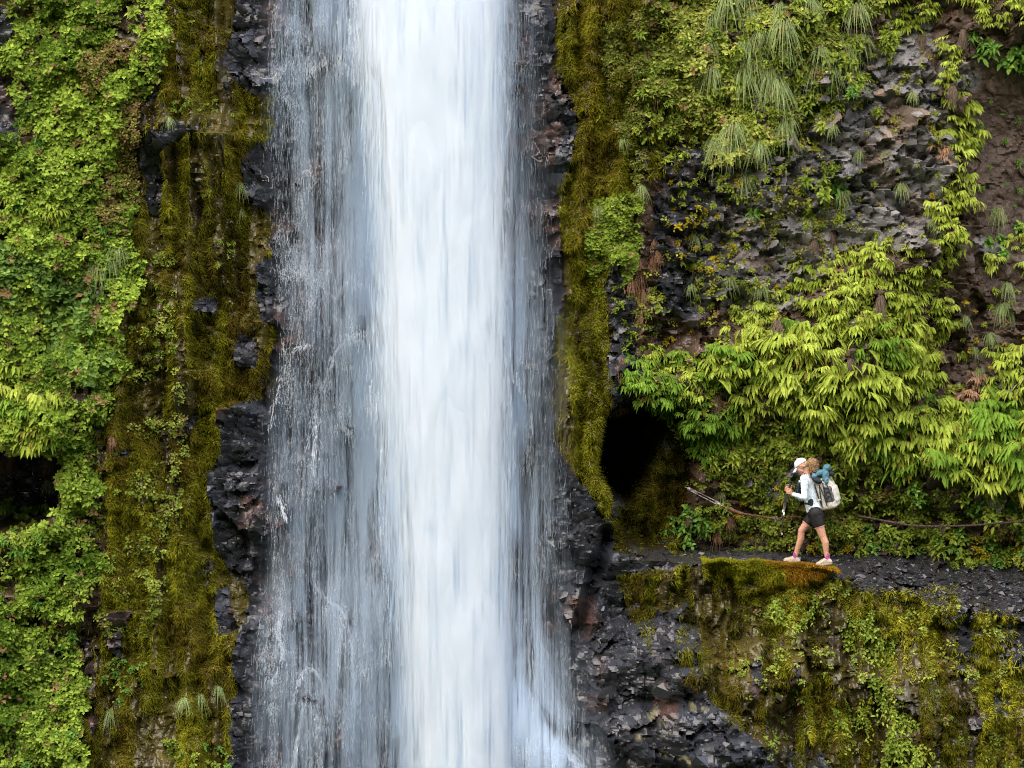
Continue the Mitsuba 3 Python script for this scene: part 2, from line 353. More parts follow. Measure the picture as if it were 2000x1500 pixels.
lichen = sstep(.60, .70, nz(x * 3.1, z * 3.1, 4, 3, 66)) * sstep(.4, .6, n3) * inside(patch([(1200, 1280), (1290, 1320), (1480, 1440), (1420, 1500), (1250, 1460), (1190, 1360)], -1.), x, z, .2, 67)
col = lerp(col, np.array([.22, .21, .10]), (lichen * .7)[:, None])
earth = lerp(np.array([.028, .019, .014]), np.array([.085, .055, .038]), n2[:, None]) * (.8 + .5 * n3)[:, None]
earth_zone = zone['soil'] | ((x > 1.9) & (z > .1) & ~zone['dry'] & ~mossy)
col = np.where((earth_zone & (n1 > .36))[:, None], earth, col)
slope_zone = zone['tunnel_slope'] | zone['moss_tunnel']
under = lerp(np.array([.022, .017, .006]), np.array([.075, .062, .010]), sstep(.3, .7, .6 * n1 + .4 * n2)[:, None]) * np.where(slope_zone, .45, 1)[:, None]  # base colour under the moss set much darker inside the tunnel mouth
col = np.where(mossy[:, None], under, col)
col = np.where((zone['cover_left'] & ~wet_spot)[:, None], lerp(earth, under, .5), col)
col = np.where((zone['moss_top'] & (n1 > .5))[:, None], under, col)
COLOUR = RegularGridInterpolator((ZS, XS), col.reshape(*GX.shape, 3), method='nearest', bounds_error=False, fill_value=.05)

n_x, n_z = len(XS), len(ZS)
i, j = np.meshgrid(np.arange(n_z - 1), np.arange(n_x - 1), indexing='ij')
a = (i * n_x + j).ravel()
flip = ((i + j) % 2 == 0).ravel()[:, None]
faces = np.vstack([np.where(flip, np.stack([a, a + 1, a + n_x + 1], 1), np.stack([a, a + 1, a + n_x], 1)), np.where(flip, np.stack([a, a + n_x + 1, a + n_x], 1), np.stack([a + 1, a + n_x + 1, a + n_x], 1))])
verts = np.stack([x, Y, z], 1)
fx, fz, fy = x[faces].mean(1), z[faces].mean(1), Y[faces].mean(1)
tread = (fx > _lx[1]) & (fz < ZTOP(fx) + .02) & (fz > ZLIP(fx) - .06) & (fy < form(fx, fz) - .05)


def cut(mask):
    f = faces[mask]
    used, inv = np.unique(f, return_inverse=True)
    return (verts[used], inv.reshape(-1, 3)), np.clip(col[used], .004, .6)


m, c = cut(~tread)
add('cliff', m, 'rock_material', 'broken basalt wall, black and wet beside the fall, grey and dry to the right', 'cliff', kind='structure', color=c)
m, c = cut(tread)
c = np.array([.020, .019, .019]) * (.5 + 1.2 * nz(m[0][:, 0] * 6, m[0][:, 1] * 6, m[0][:, 2] * 6, 3, 68))[:, None]
add('trail', m, 'rock_material', 'narrow ledge of dark wet gravel cut along the cliff foot', 'trail', kind='structure', color=c)
ground_y = np.linspace(-96, 40, 40)
g = np.stack(np.meshgrid(np.linspace(-80, 80, 60), ground_y), -1).reshape(-1, 2)
gz = -13 + .9 * (nz(g[:, 0] * .3, g[:, 1] * .3, 0, 3, 3) - .5) + np.clip(-g[:, 1] - 46, 0, 60) * (1.5 + .5 * (nz(g[:, 0] * .08, g[:, 1] * .08, 4, 3, 4) - .5)) + np.clip(np.abs(g[:, 0]) - 45, 0, 60) * .5
q = (np.arange(39)[:, None] * 60 + np.arange(59)).ravel()
scene['ravine_material'] = {'type': 'diffuse', 'reflectance': {'type': 'rgb', 'value': [.04, .055, .025]}}
add('ground', (np.column_stack([g, gz]), np.stack([q, q + 1, q + 61, q + 60], 1)), 'ravine_material', 'dark wooded ravine floor and opposite slope, far below and behind', 'ground', kind='structure')

# ---------------------------------------------------------------- small pieces in quantity (numpy, merged)
def diamonds(base, tip, side, fold=None):
    """One four-cornered leaf or strand per row: base, tip, and a half-width vector; fold lifts the two side corners."""
    mid = lerp(base, tip, .45)
    v = np.stack([base, mid + side, tip, mid - side], 1)
    if fold is not None:
        v[:, 1] += fold
        v[:, 3] += fold
    k = np.arange(len(base))[:, None] * 4
    f = np.concatenate([k + [0, 1, 2], k + [0, 2, 3]])
    return v.reshape(-1, 3), f


def spikes(base, tip, side):
    """One triangle per row."""
    v = np.stack([base - side, base + side, tip], 1)
    return v.reshape(-1, 3), np.arange(len(base) * 3).reshape(-1, 3)


def scatter(r, bounds, n):
    return r.uniform(bounds[0], bounds[2], n), r.uniform(bounds[1], bounds[3], n)


def around(r, n, d, spread):
    """Unit vectors about the direction d."""
    return unit(np.asarray(d, float) + r.normal(0, spread, (n, 3)))


# ---------------------------------------------------------------- the waterfall
scene['water_material'] = {'type': 'principledthin', 'base_color': VC, 'roughness': 0.5, 'diff_trans': 0.9, 'eta': 1.33}
scene['foam_material'] = {'type': 'twosided', 'bsdf': {'type': 'principled', 'base_color': VC, 'roughness': 0.6, 'specular': 0.2}}


def edge(pairs, Y=-.1):
    w = at([p[0] for p in pairs], [p[1] for p in pairs], Y)
    o = np.argsort(w[:, 2])
    return lambda z: np.interp(z, w[o, 2], w[o, 0])


CORE_L = edge([(712, -100), (715, 100), (735, 300), (748, 500), (752, 700), (768, 900), (782, 1100), (795, 1300), (808, 1600)])
CORE_R = edge([(955, -100), (965, 300), (970, 600), (972, 900), (982, 1200), (1000, 1600)])
VEIL_L = edge([(528, -100), (525, 300), (545, 500), (560, 660), (528, 800), (520, 1100), (500, 1300), (490, 1600)])
VEIL_R = edge([(1000, -100), (1010, 300), (1035, 600), (1050, 900), (1068, 1200), (1098, 1350), (1190, 1600)])
Z0, Z1 = -4.2, 9.6
r = np.random.default_rng(101)

# the thick heart of the fall: a closed ragged column of white water
zz, aa = np.linspace(Z0, Z1, 460), np.linspace(0, 2 * np.pi, 151)[:-1]
A, Zc = np.meshgrid(aa, zz)
sx = np.sign(np.cos(A)) * np.abs(np.cos(A)) ** .8
cl, cr = CORE_L(Zc) + .24, CORE_R(Zc) - .14
bx = (cl + cr) / 2 + (cr - cl) / 2 * sx
by = -.12 - .34 * np.sin(A)
warp = .9 * (nz(bx * 1.4, Zc * .4, 8, 3, 70) - .5)
streak = .07 * (nz(bx * 7, (Zc + warp) * .6, A * 0, 3, 71) - .5) + .025 * (nz(bx * 24, Zc * 1.0, A * 0, 2, 72) - .5)
clump = .55 * (nz(bx * 2.0, (Zc + 2 * warp) * .75, 3, 4, 73) - .5)
by = by - (streak + clump) * 1.3
bx = bx + .18 * (nz(Zc * .8, by * 0 + sx, 4, 3, 74) - .5) * np.abs(sx)
v = np.stack([bx, by, Zc], -1).reshape(-1, 3)
i, j = np.meshgrid(np.arange(459), np.arange(150), indexing='ij')
q = np.stack([i * 150 + j, i * 150 + (j + 1) % 150, (i + 1) * 150 + (j + 1) % 150, (i + 1) * 150 + j], -1).reshape(-1, 4)
n = nz(v[:, 0] * 5, (v[:, 2] + 1.2 * nz(v[:, 0] * 2, v[:, 2] * .5, 5, 2, 76)) * .6, 2, 4, 75)
add('waterfall__core', (v, q), 'foam_material', smooth=True, color=lerp(np.array([.66, .75, .84]), np.array([.84, .88, .91]), sstep(.30, .52, n)[:, None]))
tag('waterfall', 'tall white waterfall plunging in front of the black rock, thinner veils at its sides', 'waterfall', kind='structure')


def strands(key, n, z_len, width, seed, density, depth, jitter=.02, bright=(.78, .95), turn=.9, wander=.12):
    r = np.random.default_rng(seed)
    xs, zs = r.uniform(-4.6, 1.6, n), r.uniform(Z0, Z1, n)
    keep = r.uniform(0, 1, n) < density(xs, zs)
    xs, zs = xs[keep], zs[keep]
    n = len(xs)
    L = r.uniform(*z_len, n) * r.uniform(.5, 1, n)
    y = depth(xs, zs, r)
    xs = xs + wander * (nz(xs * 5, zs * 1.6, 3, 3, seed + 1) - .5)
    base = np.stack([xs, y, zs], 1)
    d = np.stack([r.normal(0, jitter, n), r.normal(0, .03, n), -np.ones(n)], 1)
    ang = r.uniform(-turn, turn, n)
    side = np.stack([np.cos(ang), np.sin(ang), 0 * ang], 1) * (r.uniform(*width, n) / 2)[:, None]
    up_ = (r.uniform(0, 1, n) < .5)[:, None]
    e = base + d * L[:, None]
    v, f = spikes(np.where(up_, base, e), np.where(up_, e, base), side)
    t = np.clip(.5 * r.uniform(0, 1, n) + 1.1 * (nz(xs * 5, (zs + 1.5 * nz(xs * 2, zs * .5, 5, 2, 76)) * .6, 2, 3, 77) - .30), 0, 1)
    c = lerp(np.array([.68, .88, 1.10]) * bright[0], np.array([.93, .98, 1.02]) * bright[1], t[:, None])
    add(key, (v, f), 'water_material', color=np.repeat(c, 3, 0), kind='stuff')
    return n


def d_core(x, z):
    l, rr = CORE_L(z), CORE_R(z)
    e = np.minimum(x - l, rr - x)
    return sstep(-.30, .25, e + .22 * (nz(x * 3, z * .7, 2, 3, 80) - .5)) * (.35 + .65 * sstep(.25, -.1, e))


def d_left(x, z):
    t = (x - VEIL_L(z)) / (CORE_L(z) - VEIL_L(z))
    clump = nz(x * 2.6, z * .55, 0, 3, 81)
    fine = nz(x * 9, z * 1.5, 5, 3, 82)
    flock = nz(x * 7, z * 3.5, 9, 3, 83)
    up = sstep(1.5, 6, z)
    k = sstep(-.05, .14, t) * sstep(1.25, 1.0, t) * (.17 + .50 * sstep(.50, 1.0, t) + .20 * up)
    return k * sstep(.30, .66, clump * .5 + fine * .3 + lerp(.2, flock * .8 - .2, up * (t < .7)) * .5 + .10)


def d_wisps(x, z):
    t = (x - VEIL_L(z)) / (CORE_L(z) - VEIL_L(z))
    w = 1.1 * nz(x * 3, z * .8, 7, 2, 86)
    tuft = nz(x * 4.5, (z + w) * 1.4, 1, 4, 87)
    return sstep(-.03, .12, t) * sstep(1.15, .9, t) * sstep(.47, .62, tuft) * (.35 + .65 * sstep(1.0, 6, z))


def d_right(x, z):
    t = (VEIL_R(z) - x) / (VEIL_R(z) - CORE_R(z))
    fine = nz(x * 8, z * .9, 5, 3, 85)
    return sstep(-.1, .25, t) * sstep(1.3, 1.0, t) * (.25 + .55 * sstep(.3, 1, t)) * sstep(.28, .62, fine * .7 + .18)


def d_far_right(x, z):
    t = (x - CORE_R(z)) / (VEIL_R(z) + .55 - CORE_R(z))
    return sstep(-.1, .1, t) * sstep(1, .3, t) * .5


def near_wall(lo, hi):
    return lambda x, z, r: np.minimum(wall(x, z), .55) - r.uniform(lo, hi, len(x))


def front(x, z, r):
    return -.40 - .30 * np.sqrt(np.clip(1 - ((x - (CORE_L(z) + CORE_R(z)) / 2) / (CORE_R(z) - CORE_L(z)) * 2) ** 2, 0, 1)) - r.uniform(0, .22, len(x))


strands('waterfall__strand_sheet', 190000, (.10, .55), (.003, .009), 201, d_core, front, .02, (.80, .95), .35, .10)
strands('waterfall__left_veil', 330000, (.04, .30), (.002, .006), 202, d_left, near_wall(.04, .45), .05, (.62, .90))
strands('waterfall__left_wisps', 520000, (.02, .10), (.002, .006), 205, d_wisps, near_wall(.05, .40), .24, (.72, .95), .9, .25)
strands('waterfall__right_veil', 200000, (.08, .50), (.002, .006), 203, d_right, near_wall(.05, .45), .03, (.62, .90))
strands('waterfall__right_spray', 130000, (.05, .30), (.002, .005), 204, d_far_right, near_wall(.05, .4), .08, (.55, .80))

# runs of white water that jump from rock to rock
RUNS = [([(700, 650), (690, 655), (672, 668), (650, 700), (645, 760)], 260, .05), ([(702, 648), (730, 668), (745, 720), (750, 800)], 200, .05), ([(610, 672), (580, 678), (560, 712), (542, 770), (530, 830)], 180, .06),
        ([(640, 1170), (665, 1185), (682, 1220), (690, 1290), (694, 1380)], 420, .035), ([(598, 1298), (620, 1312), (634, 1345), (642, 1400), (648, 1500)], 420, .045), ([(600, 1300), (580, 1340), (572, 1400)], 160, .03),
        ([(595, 1372), (586, 1420), (578, 1470), (574, 1520)], 420, .035), ([(555, 1190), (545, 1230), (552, 1270), (530, 1330)], 420, .06), ([(620, 800), (614, 900), (622, 1000), (612, 1120), (640, 1170)], 620, .10),
        ([(545, 965), (552, 990), (560, 1010)], 100, .05), ([(745, 540), (740, 620), (735, 700)], 200, .05), ([(755, 530), (790, 490), (830, 470)], 160, .06),
        ([(990, 1330), (1018, 1338), (1045, 1370), (1062, 1410), (1072, 1460)], 1300, .09), ([(975, 1300), (1010, 1290), (1030, 1260)], 600, .10), ([(985, 1370), (1000, 1420), (1010, 1500)], 1100, .10), ([(1060, 1460), (1100, 1465), (1130, 1500), (1150, 1560)], 1000, .10), ([(1072, 1440), (1085, 1480), (1075, 1540)], 700, .08),
        ([(975, 510), (1000, 512), (1020, 502)], 60, .03), ([(1030, 760), (1036, 800), (1040, 840)], 60, .03), ([(770, 690), (800, 780), (812, 860)], 220, .06)]
B, TT, SS = [], [], []
for pts, n, wide in RUNS:
    n = int(n * .9)
    c = spline(spot(np.array([p[0] for p in pts]), np.array([p[1] for p in pts])) - np.array([0, .10, 0]), 60)
    k = r.integers(0, 59, n)
    p = c[k] + r.normal(0, wide * .8, (n, 3)) * r.uniform(0, 1, (n, 1)) * [1, 1.2, .6]
    d = unit(unit(c[k + 1] - c[k]) + np.array([0, 0, -.5]) + r.normal(0, .28, (n, 3)))
    L = r.uniform(.03, .16, (n, 1))
    B.append(p), TT.append(p + d * L), SS.append(unit(np.cross(d, [0, -1, 0])) * r.uniform(.002, .006, (n, 1)))
v, f = diamonds(np.vstack(B), np.vstack(TT), np.vstack(SS))
add('waterfall__trickle', (v, f), 'water_material', kind='stuff', color=np.repeat(lerp(np.array([.55, .66, .78]), np.array([.82, .86, .90]), r.uniform(0, 1, (len(v) // 4, 1))), 4, 0))

# silky veils of fine drops that hang between the strands
def mist(p, n, uv, lo=.30):
    w = noise(p.x * 2.4, p.z * .7, p.y)
    s = .30 * noise(p.x * 60, p.z * 1.5, p.y * 4) + .36 * fbm(p.x * 15 + w, p.z * .8 + 2 * w, p.y * 3, 2) + .34 * noise(p.x * 6, p.z * .9 + 4 * w, p.y * 2 + 7)
    return dr.clip(uv.x * 1.7 * smoothstep(lo, .66, s), 0, .85)


def silk(p, n, uv):
    return mist(p, n, uv, .16)


scene['mist_material'] = {'type': 'mask', 'opacity': proc(mist), 'bsdf': {'type': 'principledthin', 'base_color': {'type': 'rgb', 'value': [.60, .75, .93]}, 'roughness': .6, 'diff_trans': 1.0, 'eta': 1.33}}
scene['silk_material'] = {'type': 'mask', 'opacity': proc(silk), 'bsdf': {'type': 'principledthin', 'base_color': {'type': 'rgb', 'value': [.79, .86, .92]}, 'roughness': .6, 'diff_trans': 1.0, 'eta': 1.33}}
from scipy.ndimage import gaussian_filter
# left edge, right edge, widths over which each edge thins out, how thick, how far in front of the wall (None: in front of the core), material
VEILS = ((VEIL_L, CORE_L, .35, .3, .13, .10, 'mist'), (VEIL_L, CORE_L, .7, .3, .15, .20, 'mist'), (VEIL_L, lambda z: CORE_L(z) + .2, 1.1, .3, .26, .32, 'mist'),
         (lambda z: CORE_L(z) - .5, lambda z: CORE_L(z) + .3, .65, .2, .42, .42, 'mist'), (lambda z: CORE_L(z) - .12, lambda z: CORE_R(z) + .25, .5, .5, .62, None, 'silk'), (lambda z: CORE_L(z) + .06, lambda z: CORE_R(z) + .10, .45, .45, .66, None, 'silk'),
         (lambda z: CORE_R(z) - .3, lambda z: VEIL_R(z) + .5, .1, 1.0, .30, .14, 'mist'), (lambda z: CORE_R(z) - .25, lambda z: VEIL_R(z) + .1, .1, .6, .40, .26, 'mist'), (lambda z: CORE_R(z) - .2, lambda z: VEIL_R(z) - .05, .1, .5, .45, .38, 'mist'))
for s, (lft, rgt, fade_l, fade_r, amount, off, mat) in enumerate(VEILS):
    zz, tt = np.linspace(Z0, Z1, 180), np.linspace(0, 1, 50)
    tg, zg = np.meshgrid(tt, zz)
    l, rr = lft(zg) - .15, rgt(zg) + .15
    xg = lerp(l, rr, tg)
    if off is None:
        yg = -.86 - .10 * s / 5 + .5 * np.abs((xg - (l + rr) / 2) / (rr - l) * 2) ** 3 + .16 * (nz(xg * 1.5, zg * .5, s * 3, 3, 90 + s) - .5)
    else:
        yg = gaussian_filter(np.minimum(wall(xg, zg), .5) - off + .16 * (nz(xg * 1.5, zg * .5, s * 3, 3, 90 + s) - .5), (6, 4)) - .04
    w = sstep(0, fade_l + .15, xg - l) * sstep(0, fade_r + .15, rr - xg) * amount
    k, kk = np.meshgrid(np.arange(179), np.arange(49), indexing='ij')
    q = np.stack([k * 50 + kk, k * 50 + kk + 1, k * 50 + kk + 51, k * 50 + kk + 50], -1).reshape(-1, 4)
    add(numbered('waterfall__spray'), (np.stack([xg, yg, zg], -1).reshape(-1, 3), q), mat + '_material', smooth=True, uv=np.stack([w.ravel(), 0 * w.ravel()], 1))

# ---------------------------------------------------------------- moss and ground cover: masses nobody could count
def on_wall(r, poly, n, rag=.1, seed=5, freq=2.2):
    """n points spread over a region of the wall (fewer survive its ragged edge)."""
    xs, zs = scatter(r, poly.buffer(rag).bounds, n)
    k = inside(poly, xs, zs, rag, seed, freq)
    xs, zs = xs[k], zs[k]
    e = .04
    y = wall(xs, zs)
    nrm = unit(np.stack([(wall(xs + e, zs) - wall(xs - e, zs)) / (2 * e), -np.ones(len(xs)), (wall(xs, zs + e) - wall(xs, zs - e)) / (2 * e)], 1))
    return np.stack([xs, y, zs], 1), nrm


def moss_tone(p, gold=0.0, dark=0.0):
    a = nz(p[:, 0] * 3.4, p[:, 2] * .8, 1, 3, 301)
    b = nz(p[:, 0] * 9, p[:, 2] * 5, 2, 2, 302)
    c = nz(p[:, 0] * .9, p[:, 2] * .6, 3, 3, 303)
    t = np.clip(.55 * a + .25 * b + .35 * c - .05 + gold - dark, 0, 1)[:, None]
    lo, mid_, hi = np.array([.030, .028, .006]), np.array([.175, .180, .014]), np.array([.42, .42, .036])
    col = np.where(t < .55, lerp(lo, mid_, sstep(.25, .55, t)), lerp(mid_, hi, sstep(.55, .85, t)))
    brown = sstep(.52, .66, nz(p[:, 0] * 2.6, p[:, 2] * 1.1, 5, 3, 304))[:, None] * (.45 - gold)
    return lerp(col, np.array([.135, .085, .017]), np.clip(brown, 0, 1))


def moss(key, regions, per_m2, label, seed, length=(.03, .10), gold=0., dark=0., sparse=.0, tone=None, width=(.004, .010)):
    r = np.random.default_rng(seed)
    V, F, C, o = [], [], [], 0
    for poly, rag in regions:
        p, nrm = on_wall(r, poly, int(per_m2 * np.prod(np.array(poly.bounds)[2:] - np.array(poly.bounds)[:2])), rag, 11)
        keep = np.ones(len(p), bool)
        for s, q in enumerate(SPOTS_WET):
            keep &= ~inside(q, p[:, 0], p[:, 2], .12, 50 + s)
        den = nz(p[:, 0] * 6, p[:, 2] * .8, 4, 3, seed)
        keep &= r.uniform(0, 1, len(p)) < sstep(sparse, sparse + .22, den)
        p, nrm = p[keep], nrm[keep]
        n = len(p)
        p = p - np.array([0, 1, 0]) * (.18 * np.clip(nz(p[:, 0] * 7, p[:, 2] * 4, 3, 3, 309) - .42, 0, 1))[:, None] * r.uniform(.2, 1, (n, 1))
        d = unit(nrm * .55 + np.array([0, 0, -.75]) + r.normal(0, .35, (n, 3)))
        L = r.uniform(*length, (n, 1))
        side = unit(np.cross(d, r.normal(0, 1, (n, 3)))) * r.uniform(*width, (n, 1))
        v, f = spikes(p - nrm * .01, p + d * L, side)
        c = (tone or moss_tone)(p, gold, dark) * r.uniform(.6, 1.35, (n, 1))
        V.append(v), F.append(f + o), C.append(np.repeat(c, 3, 0))
        o += len(v)
    add(key, (np.vstack(V), np.vstack(F)), 'moss_material', label, 'moss', kind='stuff', color=np.vstack(C))


moss('hanging_moss', [(P['moss_left'], .20), (patch([(190, 800), (262, 740), (300, 900), (200, 1100), (170, 1300), (190, 1500), (120, 1500), (160, 1150), (200, 1000)], -.9), .1)], 15000, 'dark olive moss hanging in upright folds on the wall left of the fall', 311, sparse=.34)
moss('hanging_moss_001', [(P['moss_right'], .16)], 15000, 'olive moss draped over the buttress between the fall and the tunnel mouth', 312, gold=.04, sparse=.30)
moss('hanging_moss_002', [(P['moss_low'], .15)], 9500, 'patchy dark moss on the rock below the trail', 313, sparse=.42, dark=.07)
moss('hanging_moss_003', [(P['moss_gold'], .1), (patch([(1650, 1160), (1860, 1150), (1880, 1300), (1700, 1330)], -1.1), .2), (patch([(1560, 1330), (1640, 1300), (1650, 1420), (1580, 1450)], -1.1), .12), (patch([(1480, 1180), (1530, 1120), (1600, 1150), (1560, 1230)], -1.1), .12)], 11000, 'yellow green moss in bright streaks at the lower right corner', 314, gold=.20, sparse=.30)
moss('hanging_moss_005', [(P['moss_tunnel'], .1), (P['tunnel_slope'], .05)], 12000, 'green moss toned darker on the slope inside the tunnel mouth', 316, dark=.16, sparse=.22)  # fibres toned darker here than on the other moss
moss('hanging_moss_004', [(P['moss_top'], .2)], 9000, 'yellow moss between plants right of the mossy buttress top', 315, gold=.1, sparse=.38)

scene['moss_cushion_material'] = scene['moss_material']


def leaf_cover(key, poly, n, label, seed, size, light, dark, rag=.12, lift=.16, sparse=.2, freq=2.6, old=.05, turn=.55, avoid=(), wide=.34):
    """Overlapping leaves in small rosettes standing off the wall."""
    r = np.random.default_rng(seed)
    p, nrm = on_wall(r, poly, n, rag, seed)
    den = nz(p[:, 0] * freq, p[:, 2] * freq, 1, 3, seed + 1)
    keep = r.uniform(0, 1, len(p)) < sstep(sparse, sparse + .2, den)
    for q in avoid:
        keep &= ~inside(q, p[:, 0], p[:, 2], .1, 9)
    p, nrm, den = p[keep], nrm[keep], den[keep]
    p = p + nrm * (lift * (np.clip(den - sparse, 0, .5) * 2)[:, None] * r.uniform(.3, 1, (len(p), 1)))
    per = 7
    p = p - np.array([0, 1, -.25]) * (lift * 2.8 * np.clip(nz(p[:, 0] * 2.2, p[:, 2] * 2.6, 1, 3, seed + 8) - .40, 0, 1))[:, None] * r.uniform(.4, 1, (len(p), 1))
    c = np.repeat(p, per, 0)
    n = len(c)
    spin = np.tile(np.arange(per) / per * 2 * np.pi, len(p)) + np.repeat(r.uniform(0, 6.3, len(p)), per) + r.normal(0, .25, n)
    out = np.repeat(unit(np.array([0, -.8, .62]) + .35 * nrm + r.normal(0, .3, (len(p), 3))), per, 0)
    u1 = unit(np.cross(out, [0.13, .2, 1.0]))
    u2 = np.cross(out, u1)
    rad = u1 * np.cos(spin)[:, None] + u2 * np.sin(spin)[:, None]
    d = unit(rad + out * r.uniform(.1, .8, (n, 1)) + np.array([0, 0, -.22]))
    L = r.uniform(*size, (n, 1)) * np.repeat(r.uniform(.75, 1.25, (len(p), 1)), per, 0)
    base = c + rad * .012 + r.normal(0, .012, (n, 3))
    face = unit(out + r.normal(0, turn * .5, (n, 3)))
    side = unit(np.cross(d, face)) * L * wide
    v, f = diamonds(base, base + d * L, side, fold=face * L * .10)
    tone = nz(p[:, 0] * .9, p[:, 2] * .9, 2, 3, seed + 3)
    tone = np.clip(np.repeat(.75 * tone + .25 * r.uniform(0, 1, len(p)), per) + r.normal(0, .10, n), 0, 1)[:, None]
    col = lerp(np.array(dark), np.array(light), sstep(.2, .75, tone)) * r.uniform(.75, 1.2, (n, 1))
    turned = (np.repeat(r.uniform(0, 1, len(p)), per) < old)[:, None]
    col = np.where(turned, np.array([.27, .17, .09]) * r.uniform(.7, 1.2, (n, 1)), col)
    add(key, (v, f), 'leaf_cover_material', label, 'ground cover', kind='stuff', color=np.repeat(col, 4, 0))
    return n


GREEN_L, GREEN_D = (.36, .50, .075), (.07, .14, .016)
nl = leaf_cover('ground_cover', P['cover_left'], 30000, 'bright green leafy plants covering the cliff along the left edge', 401, (.045, .085), GREEN_L, GREEN_D, avoid=(P['tunnel_left'],) + tuple(SPOTS_WET[-2:]), sparse=.30, lift=.22)
nl += leaf_cover('ground_cover_001', P['olive_left'], 4500, 'yellowish olive small leaved plants in a patch high on the left wall', 402, (.03, .055), (.42, .40, .12), (.15, .15, .035), old=.20, sparse=.2)
nl += leaf_cover('ground_cover_002', P['blue_left'], 2600, 'darker blue green broad leaved plants bulging from the left wall above the ferns', 403, (.07, .12), (.25, .40, .09), (.07, .14, .03), sparse=.26, wide=.38)
nl += leaf_cover('ground_cover_003', P['clover'], 4600, 'round leaved creeping plants on the moss buttress right of the fall', 404, (.035, .06), (.27, .38, .055), (.09, .15, .02), sparse=.30, lift=.07, wide=.5)
nl += leaf_cover('ground_cover_004', patch([(1180, 60), (1260, 20), (1250, 200), (1270, 330), (1240, 360), (1215, 300), (1190, 180)], -.2), 3200, 'pale small leaved plants along the right rim of the upper moss buttress', 405, (.025, .05), (.27, .31, .06), (.12, .15, .03), sparse=.36, lift=.06)
for key, poly, n, what, seed, size, light, dark, sparse in (
        ('ground_cover_005', patch([(1390, -40), (1730, -40), (1700, 70), (1650, 150), (1570, 210), (1530, 280), (1420, 320), (1350, 330), (1280, 300), (1250, 200), (1250, 60), (1300, -40)], .1), 9000, 'light green small leaved plants covering the upper right slope', 406, (.04, .09), (.52, .57, .13), (.15, .20, .035), .33),
        ('ground_cover_006', patch([(1320, 900), (1400, 860), (1560, 850), (1700, 890), (1820, 930), (2060, 940), (2060, 1110), (1830, 1100), (1690, 1075), (1560, 1080), (1400, 1060), (1370, 1000)], .1), 7000, 'low leafy growth along the wall foot beside the trail', 407, (.035, .08), (.40, .48, .08), (.10, .16, .02), .42),
        ('ground_cover_007', patch([(1400, 660), (1520, 560), (1640, 480), (1760, 470), (1850, 520), (1820, 760), (2060, 720), (2060, 940), (1700, 900), (1520, 860), (1350, 880), (1220, 740)], -.2), 6500, 'small yellow green growth between the ferns of the hanging bank', 408, (.04, .085), (.46, .50, .08), (.12, .17, .02), .40),
        ('ground_cover_008', patch([(1270, 330), (1500, 270), (1690, 80), (1840, 70), (1890, 300), (1830, 500), (1700, 500), (1520, 610), (1360, 660), (1230, 660), (1250, 450)], .1), 3600, 'sparse little plants rooted in cracks of the grey rock face', 409, (.03, .065), (.36, .38, .06), (.12, .15, .025), .52),
        ('ground_cover_009', patch([(1400, 1150), (1640, 1140), (1850, 1180), (2060, 1240), (2060, 1560), (1500, 1560)], -1.2), 2100, 'sparse bright little plants on the mossy rock below the trail', 410, (.03, .06), (.36, .44, .08), (.12, .17, .03), .53),
        ('ground_cover_010', patch([(200, 500), (330, 480), (360, 760), (350, 1100), (300, 1250), (200, 1300), (190, 1000), (250, 760)], -.9), 3200, 'sparse little plants on the moss beside the leafy left wall', 411, (.03, .06), (.36, .43, .08), (.12, .17, .03), .51)):
    leaf_cover(key, poly, n, what, seed, size, light, dark, sparse=sparse, lift=.10, old=.07, freq=3.2)

# ---------------------------------------------------------------- plants that can be told apart: prototypes
def strap_leaf(d, sidev, L, w, droop, r, teeth=0, seg=5, shape=1.0, tone=None, wav=0.0):
    """A drooping leaf along d from the origin: (vertices, faces, uv)."""
    t = np.linspace(0, 1, seg + 1)
    c = d[None] * (t * L)[:, None] + np.array([0, 0, -1.0])[None] * (droop * L * t ** 2)[:, None]
    hw = w / 2 * (np.sin(np.pi * np.clip(t * .86 + .10, 0, 1)) ** shape)
    if teeth:
        hw = hw * (1 + .22 * np.cos(np.arange(seg + 1) * np.pi))
    hw[-1] = 0
    up = unit(np.cross(sidev, d))
    lift = hw[:, None] * up * .35
    l, rr = c - sidev * hw[:, None] + lift, c + sidev * hw[:, None] + lift
    v = np.concatenate([l, c, rr])
    n = seg + 1
    k = np.arange(seg)
    f = np.concatenate([np.stack([k, k + n, k + n + 1], 1), np.stack([k, k + n + 1, k + 1], 1), np.stack([k + n, k + 2 * n, k + 2 * n + 1], 1), np.stack([k + n, k + 2 * n + 1, k + n + 1], 1)])
    u = np.full((len(v), 2), [r.uniform(0, 1) if tone is None else tone, r.uniform(0, 1)])
    return v, f, u


def pack(parts):
    V, F, U, o = [], [], [], 0
    for v, f, u in parts:
        V.append(v), F.append(f + o), U.append(u)
        o += len(v)
    return np.vstack(V), np.vstack(F), np.vstack(U)


def moved(part, shift):
    return part[0] + shift, part[1], part[2]


